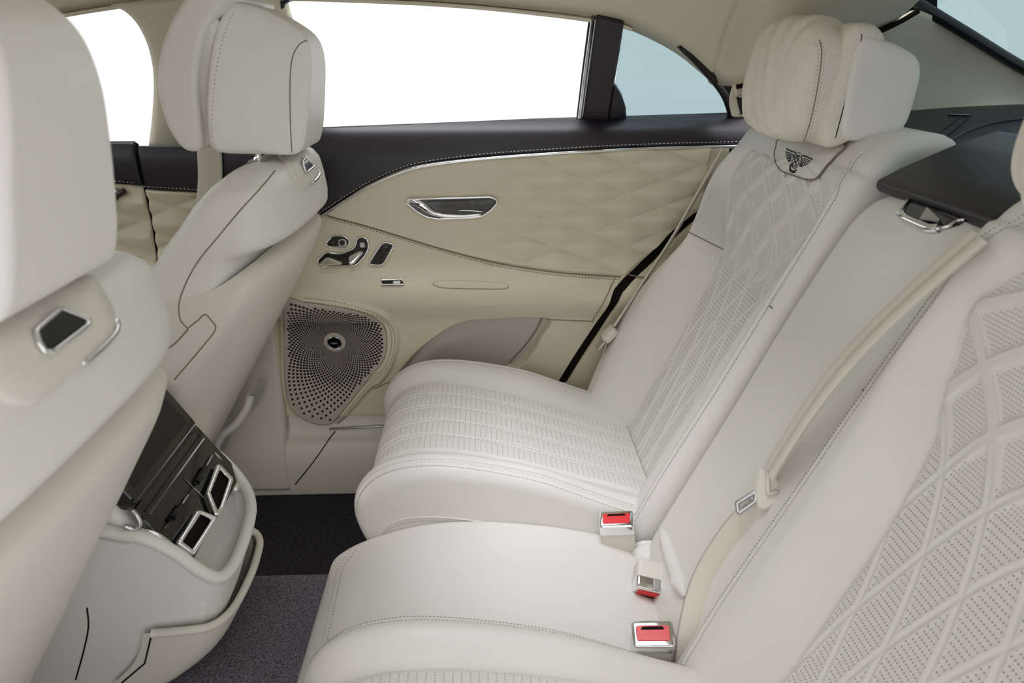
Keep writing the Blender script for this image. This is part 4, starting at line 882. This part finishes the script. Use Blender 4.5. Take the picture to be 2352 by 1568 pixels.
# ------------------------------------------------------------------ front seats
LV = np.array([  # z, rear x, front x, half width
 (.907, -.345, -.385, .120), (.898, -.324, -.405, .185), (.880, -.316, -.430, .218), (.85, -.310, -.462, .228), (.82, -.307, -.486, .236), (.800, -.309, -.505, .240), (.792, -.322, -.511, .240), (.782, -.356, -.519, .239), (.745, -.362, -.545, .247),
 (.70, -.384, -.575, .258), (.64, -.410, -.610, .262), (.58, -.430, -.645, .265), (.50, -.475, -.69, .265), (.425, -.520, -.735, .264), (.33, -.58, -.79, .262), (.22, -.652, -.85, .258), (.14, -.70, -.88, .25)])
SHX = np.array([(.785, -.348), (.768, -.341), (.745, -.342), (.715, -.354), (.64, -.394), (.58, -.430), (.1, -.72)])
def sect(z, off=0, a0=0, a1=360, n=96, e=4.0, sh=False):
    xr = np.interp(-z, -SHX[:, 0], SHX[:, 1]) if sh else np.interp(-z, -LV[:, 0], LV[:, 1]); xf = np.interp(-z, -LV[:, 0], LV[:, 2]); hw = np.interp(-z, -LV[:, 0], LV[:, 3]) + (.012 if sh else 0)
    a = np.radians(np.linspace(a0, a1, n, endpoint=(a1 - a0) < 360)); hw = hw - (.012 * sst(48, 82, abs(a0)) if sh else 0); c, s_ = np.cos(a), np.sin(a)
    x = np.sign(c) * np.abs(c) ** (2 / e) * ((xr - xf) / 2 + off); y = np.sign(s_) * np.abs(s_) ** (2 / e) * (hw + off)
    # rear face bows in plan: edges sit further forward
    bow = (.012 + .034 * sst(.745, .58, z)) * np.abs(y / hw) ** 2.4 * np.clip((x / ((xr - xf) / 2)), 0, 1)
    return np.stack([(xr + xf) / 2 + x - bow, y, np.full_like(x, z)], 1)
def lofted(zs, **k): return np.array([sect(z, **k) for z in zs])
def front_seat(yc, label):
    t = thing('front_seat', (-.65, yc, .14), label, 'seat', 'front seats'); Oy = np.array((0, yc, 0))
    zs = np.r_[np.linspace(.9069, .882, 10), np.linspace(.875, .14, 90)]
    P = lofted(zs) + Oy; capc = P[0].mean(0); top = np.array([capc + (P[0] - capc) * f + np.array((0, 0, .004 * (1 - f))) for f in (.02, .5, .8)])
    back = grid('backrest', np.concatenate([top, P]), M_seat, t, wrap=True, flip=True)
    # rear shell, slightly proud, its top edge lower at the middle
    A = np.linspace(-104, 104, 64); zs = np.linspace(0, 1, 60); G = np.zeros((60, 64, 3))
    for j, a in enumerate(A):
        ztop = .774 - .060 * (abs(a) / 104) ** 2.0
        for i, f in enumerate(zs):
            z = ztop + (.14 - ztop) * f; off = .013 * min(1, f / .025) ** .5
            G[i, j] = sect(z, off * (1 - .75 * float(sst(45, 80, abs(a)))), a, a + .01, 2, sh=True)[0]
    shell = grid('back_shell', G + Oy, M_cplastic, t, flip=True, skirt=(-.012, 0, 0), label='smooth hard back shell')
    # headrest: rear block and front cushion with a gap between
    pr = [(-.420, .930), (-.36, .921), (-.312, .918), (-.296, .94), (-.284, 1.0), (-.276, 1.06), (-.283, 1.095), (-.31, 1.118), (-.355, 1.140), (-.385, 1.138), (-.405, 1.09), (-.42, 1.02), (-.428, .96)]
    def taper(P, f):
        P = P.copy(); P[:, 1] = yc + (P[:, 1] - yc) * np.interp(P[:, 0], [-.42, -.31, -.27], [1, .55, .46]) * (1 - (1 - np.interp(P[:, 2], [.95, 1.0, 1.05, 1.09, 1.115, 1.14], [1, .97, .88, .74, .62, .50])) * np.clip((P[:, 0] + .425) / .09, 0, 1)); return P
    hr = profile_block('headrest', pr, yc - .142, yc + .142, .014, M_seat, t, 2.2, ny=56, wob=taper, ring=True)
    pf = [(-.475, .938), (-.452, .930), (-.440, .948), (-.434, 1.03), (-.412, 1.10), (-.384, 1.134), (-.372, 1.150), (-.392, 1.162), (-.43, 1.148), (-.468, 1.10), (-.492, 1.04), (-.492, .98)]
    profile_block('headrest_cushion', pf, yc - .135, yc + .135, .009, M_seat, t, 2.2, ny=40)
    profile_block('headrest_frame', [(-.470, .955), (-.405, .945), (-.400, 1.08), (-.398, 1.12), (-.43, 1.11), (-.46, 1.03)], yc - .118, yc + .118, .01, M_seat, t, 2.2, ny=12)
    for s_ in (-1, 1): chrome_post('headrest_post', -.372, yc + s_ * .085, .900, .935, t, 0)
    return t, back, shell, hr
nf = front_seat(.505, 'near front seat seen from behind, blurred cream leather at the left edge')
ff = front_seat(1.297, 'far front seat in cream leather with split headrest, in front of the far door')
tnf = bvh(nf[1], nf[2])
def seat_detail(poly, fn):
    q, nq = cast(tnf, poly, 0)
    return q, nq
panel_px = cr([(150, 655), (200, 640), (232, 680), (252, 725), (254, 752), (236, 788), (160, 860), (85, 925), (45, 932), (5, 922), (-60, 880), (-90, 800), (-60, 720), (40, 690)], 6, True)
btn_px = rnd([(58, 768), (118, 716), (184, 742), (180, 756), (98, 818), (80, 818), (68, 800)], 7)
chr_line = cr([(180, 838), (215, 808), (246, 775), (255, 755), (253, 738)], 6)
qp_, nqp = cast(tnf, panel_px); qb, nqb = cast(tnf, btn_px); qc_, _ = cast(tnf, chr_line, .004)
for seat, dy in ((nf, 0), (ff, .792)):
    D = np.array((0, dy, 0)); n0 = nqp.mean(0); n0 /= np.linalg.norm(n0); cc = qp_.mean(0)
    G = np.array([cc + (qp_ - cc) * f + n0 * h for f, h in ((1.0, -.002), (1.0, .003), (.975, .006), (.7, .006), (.35, .006), (.02, .006))]) + D
    # keep the cap hugging the curved back: project rings on the surface
    for i, f in enumerate((1.0, 1.0, .975, .7, .35, .02)):
        for j in range(G.shape[1]):
            p = Vector(G[i, j] - D); h, nn_, _, _ = tnf.find_nearest(p)
            if h is not None: 
                nn_ = np.array(nn_); nn_ = nn_ if np.dot(nn_, n0) > 0 else -nn_; G[i, j] = np.array(h) + nn_ * (-.002, .003, .006, .006, .006, .006)[i] + D
    grid('badge_panel', G, M_cplastic, seat[0], wrap=True).name = 'handle_panel'
    nb_ = nqb.mean(0); ho = plate('release_handle', qb + D + nb_ * .005, nb_, 0, .004, M_black if dy == 0 else M_gloss, seat[0], .003); tube('handle_frame', qb + D + nb_ * .0085, .0022, M_chrome, ho, closed=True)
    tube('chrome_strip', qc_ + D + n0 * .002, .0028, M_chrome, seat[0])
# seams on the visible side of the far front seat
tff = bvh(ff[1], ff[2])
def seam_on(tree, px, parent, r=.0012, mt=None, st=None, nm='seam', lift=.0):
    q, _ = cast(tree, cr(px, 8), lift)
    if len(q) < 3: return
    if st is None: tube(nm, q, r, mt or M_seam, parent)
    else: stitch('stitching', q, st, parent, .004, .0025, .0006)
seam_on(tff, [(632, 392), (600, 430), (550, 485), (500, 545), (455, 600), (425, 655), (411, 700), (415, 735), (432, 755)], ff[0], .0011)
seam_on(tff, [(505, 395), (470, 420), (430, 470), (390, 525), (350, 590), (315, 655), (300, 690)], ff[0], .001, None, M_thread2)
seam_on(tff, [(430, 755), (455, 735), (470, 722), (485, 735), (495, 755), (470, 790), (400, 872)], ff[0], .0011)
seam_on(tff, [(432, 756), (400, 790), (370, 808), (350, 808)], ff[0], .0012)
thr = bvh(ff[3])
seam_on(thr, [(535, 30), (515, 80), (497, 160), (488, 240), (487, 300), (497, 345)], ff[0], .001, None, M_thread2)
seam_on(thr, [(705, 92), (685, 105), (670, 140), (666, 200), (667, 280), (670, 350)], ff[0], .0010)
# seat side rail cover seen below the far front seat
q = cr([PY(575, 905, 1.50), PY(565, 940, 1.49), PY(540, 975, 1.48), PY(510, 1000, 1.47), PY(490, 1040, 1.46), PY(470, 1100, 1.45)], 6); tube('rail_cover', q, .010, M_seat, ff[0], n=10)

# ------------------------------------------------------------------ centre console end between the front seats
cs = thing('centre_console', (-.5, .9, .16), 'cream centre console end with touch screen, chrome air vents and tray', 'console')
Y0, Y1 = .770, 1.030
body = [(-.95, .235), (-.95, .50), (-.70, .56), (-.53, .575), (-.49, .545), (-.470, .512), (-.44, .478), (-.418, .440), (-.408, .395), (-.392, .385), (-.386, .372), (-.392, .350), (-.41, .31), (-.44, .27), (-.465, .235)]
bo = profile_block('body_core', rnd(body, .016), Y0 + .012, Y1 - .012, .012, M_seat, cs, 2.0, nsm=0, ny=44)
# tray rim: U-shaped lip
rp = [(-.95, .778, .50), (-.70, .776, .515), (-.52, .776, .508), (-.477, .776, .500), (-.448, .776, .493), (-.413, .777, .467), (-.396, .780, .443), (-.380, .787, .420), (-.370, .80, .407), (-.365, .83, .402), (-.366, .875, .402), (-.371, .93, .407), (-.381, .97, .413), (-.399, 1.0, .424), (-.421, 1.015, .446), (-.441, 1.021, .467), (-.463, 1.024, .484), (-.52, 1.024, .50), (-.95, 1.024, .50)]
R3 = cr(rp, 8)
tube('tray_rim', R3, .0088, M_seat, cs, n=14)
Rs = resample(R3, .012); lw = Rs.copy(); lw[:, 2] = .232; lw[:, 0] = np.interp(Rs[:, 0], [-.95, -.52, -.42, -.366], [-.95, -.60, -.50, -.452]); lw[:, 1] = .9 + (Rs[:, 1] - .9) * .985
sk_ = np.array([Rs * (1 - f) + lw * f + np.array((.016, 0, 0)) * math.sin(f * math.pi) * np.clip((Rs[:, :1] + .50) / .10, 0, 1) + np.array((0, 0, -.006)) * (1 - f) for f in np.linspace(0, 1, 24)])
bo = grid('body', sk_, M_seat, cs, flip=True, skirt=(-.004, 0, 0))
# tray wall below the rim
Rw = resample(R3[R3[:, 0] > -.53], .01); w_ = np.array([[p + np.array((.004, 0, 0)) + (np.array((-.50, .9, .30)) - p) * np.array((f * .30, f * .12, 0)) + np.array((0, 0, -f * .11)) for p in Rw] for f in np.linspace(0, 1, 12)]); grid('tray_wall', w_, M_seat, cs, skirt=(-.01, 0, 0))
tri = np.array([[p * np.array((1, 1, 1)) + (np.array((-.43, .9, .40)) - p) * np.array((f, f, f)) + np.array((0, 0, -.03 * math.sin(f * 3.14))) for p in Rw] for f in np.linspace(.02, .98, 10)]); grid('tray_floor', tri, M_seat, cs, flip=True, skirt=(0, 0, -.004))
# vent block: sloping black face
def face(y, f):  # f 0 top .. 1 bottom along the sloping face
    a = np.array((-.464, y, .524)); b = np.array((-.404, y, .430)); n = np.array((.843, 0, .538)); return a + (b - a) * f + n * .004
fn = np.array((.843, 0, .538))
vp = plate('vent_block', [face(.788, -.02), face(1.010, -.02), face(1.010, .72), face(.985, .95), face(.80, .95), face(.788, .85)], fn, -.004, .006, M_gloss, cs, .002)
# screen above
sn = np.array((.86, 0, .51)); s0_ = np.array((-.468, 0, .524)); s1_ = np.array((-.516, 0, .606))
def scr(y, f, l=0): p = s0_ + (s1_ - s0_) * f + sn * l; return np.array((p[0], y, p[2]))
sc_ = plate('screen', rnd([scr(.793, 0), scr(1.007, 0), scr(1.007, 1), scr(.793, 1)], .012), sn, 0, .014, M_gloss, cs, .002, bot=-.02)
tube('screen_edge', [scr(.80, .06, .0145), scr(1.0, .06, .0145)], .0008, M_satin, sc_)
pnl = plate('screen_bezel', rnd([scr(.81, .18, .014), scr(.99, .18, .014), scr(.99, .93, .014), scr(.81, .93, .014)], .006), sn, 0, .0006, M_black, sc_, .0003)
# chrome side strips
for y, px in ((.785, [(318, 1214), (345, 1222), (370, 1234), (398, 1256), (434, 1292)]), (.996, [(444, 1021), (468, 1027), (497, 1047), (520, 1080), (532, 1108)])):
    tube('side_strip', cr([PY(u, v, y) for u, v in px], 6), .0034, M_chrome, cs, n=10)
# vents: chrome frame each (trapezoid), slats, thumb wheels
def frame3(pts, r, name, parent, mat=M_chrome): return tube(name, pts, r, mat, parent, closed=True, n=8)
def onface(px, l=0): return np.array([PL(u, v, face(.9, .5) + fn * l, fn) for u, v in px])
for k_, (vpx, wpx) in enumerate((([(501, 1070), (477, 1132), (496, 1182), (507, 1168), (530, 1100)], [(452, 1108), (472, 1073)]), ([(456, 1176), (493, 1191), (441, 1270), (410, 1246)], [(395, 1190), (416, 1160)]))):
    fr = plate('air_vent', onface(rnd(vpx, 3), .004), fn, 0, .002, M_void, cs, .001)
    frame3(onface(rnd(vpx, 4), .009), .0042, 'vent_frame', fr)
    (u0, v0), (u1, v1) = wpx; tube('thumb_wheel', onface(wpx, .006), .0045, M_black, cs, n=12)
    tube('wheel_bar', onface([(u0 - (u1 - u0) * .7, v0 - (v1 - v0) * .7), (u0 + (u1 - u0) * 1.8, v0 + (v1 - v0) * 1.8)], .006), .0010, M_satin, cs)
for f in (.10, .17): tube('face_line', [face(.80, f) + fn * .002, face(1.0, f) + fn * .002], .0016, M_black if f < .15 else M_satin, cs)
tube('face_line', [face(.9, .26) + fn * .003, face(.9, .62) + fn * .003], .0007, M_satin, cs)
# bag hooks
for y, px in ((.812, (460, 1299)), (.985, (540, 1113))):
    p = PY(*px, y); d = np.array((.75, .0, .66)); a = np.linspace(0, 2 * math.pi, 17)[:-1]; u_ = np.array((-.66, 0, .75))
    hk = tube('bag_hook', [p - d * .03, p - d * .008], .0045, M_chrome, cs, n=10)
    plate('hook_knob', [p - d * .008 + np.array((0, 1, 0)) * .0105 * math.cos(t) + u_ * .0105 * math.sin(t) for t in a], d, 0, .010, M_chrome, hk, .0035)
# grab bar at the screen side
tube('screen_bracket', cr([PY(286, 1208, .775), PY(308, 1214, .777), PY(322, 1205, .779), PY(316, 1186, .78), PY(304, 1172, .782)], 6), .003, M_satin, cs, n=10)
# lower open pocket
rp2 = [(-.462, .766, .343), (-.44, .766, .344), (-.409, .768, .345), (-.389, .776, .342), (-.376, .80, .336), (-.374, .845, .324), (-.376, .915, .316), (-.382, .97, .312), (-.388, 1.0, .311), (-.398, 1.018, .312), (-.412, 1.027, .315), (-.44, 1.031, .32)]
R4 = resample(cr(rp2, 8), .008)
tube('pocket_rim', R4, .0060, M_cplastic, cs, n=12)
low = R4.copy(); low[:, 2] = .240; low[:, 0] = np.interp(low[:, 0], [-.462, -.374], [-.535, -.446]); low[:, 1] = .9 + (low[:, 1] - .9) * .97
wl = np.array([R4 * (1 - f) + low * f + np.array((.018, 0, 0)) * math.sin(f * math.pi) for f in np.linspace(0, 1, 16)]); grid('pocket_wall', wl, M_cplastic, cs, flip=False, skirt=(-.006, 0, 0))
inn = np.array([(R4 * (1 - f) + low * f) * 1.0 + np.array((-.012, 0, 0)) + np.array((.014, 0, 0)) * math.sin(f * math.pi) for f in np.linspace(0, .9, 12)]); grid('pocket_liner', inn, M_cplastic, cs, flip=True)
plate('pocket_shade_plate', [(-.425, Y0 + .06, .30), (-.425, Y1 - .05, .30), (-.452, Y1 - .05, .245), (-.452, Y0 + .06, .245)], (1, 0, 0), 0, .004, M_void, cs)  # dark plate, the shade inside the pocket put into its colour
tcs = bvh(bo)
seam_on(tcs, [(200, 1395), (203, 1440), (192, 1495), (174, 1560)], cs, .0012, M_void)
tube('pocket_seam', [wl[0, 0] + np.array((0, -.001, 0)), wl[8, 0] + np.array((0, -.001, 0)), wl[-1, 0] + np.array((0, -.001, 0))], .0012, M_void, cs)
lens = plate('added_fill_lens', rnd([(-.66, Y1 + .001, .30), (-.52, Y1 + .001, .30), (-.52, Y1 + .001, .34), (-.66, Y1 + .001, .34)], .01), (0, 1, 0), 0, .004, M_print, cs, .001)  # lens added to dress the hidden fill light
al = bpy.data.lights.new('added_fill_light', 'AREA'); ao = bpy.data.objects.new('added_fill_light', al); col.objects.link(ao); al.shape = 'RECTANGLE'; al.size = .14; al.size_y = .05; al.energy = .5; al.color = (1, .95, .90)  # unseen fill light added to brighten the lower door and footwell
ao.location = (-.59, Y1 + .012, .32); ao.rotation_euler = Vector((.35, 1, -.1)).to_track_quat('-Z', 'Z').to_euler(); ao.parent = cs; ao.location = Vector(ao.location) - cs.location
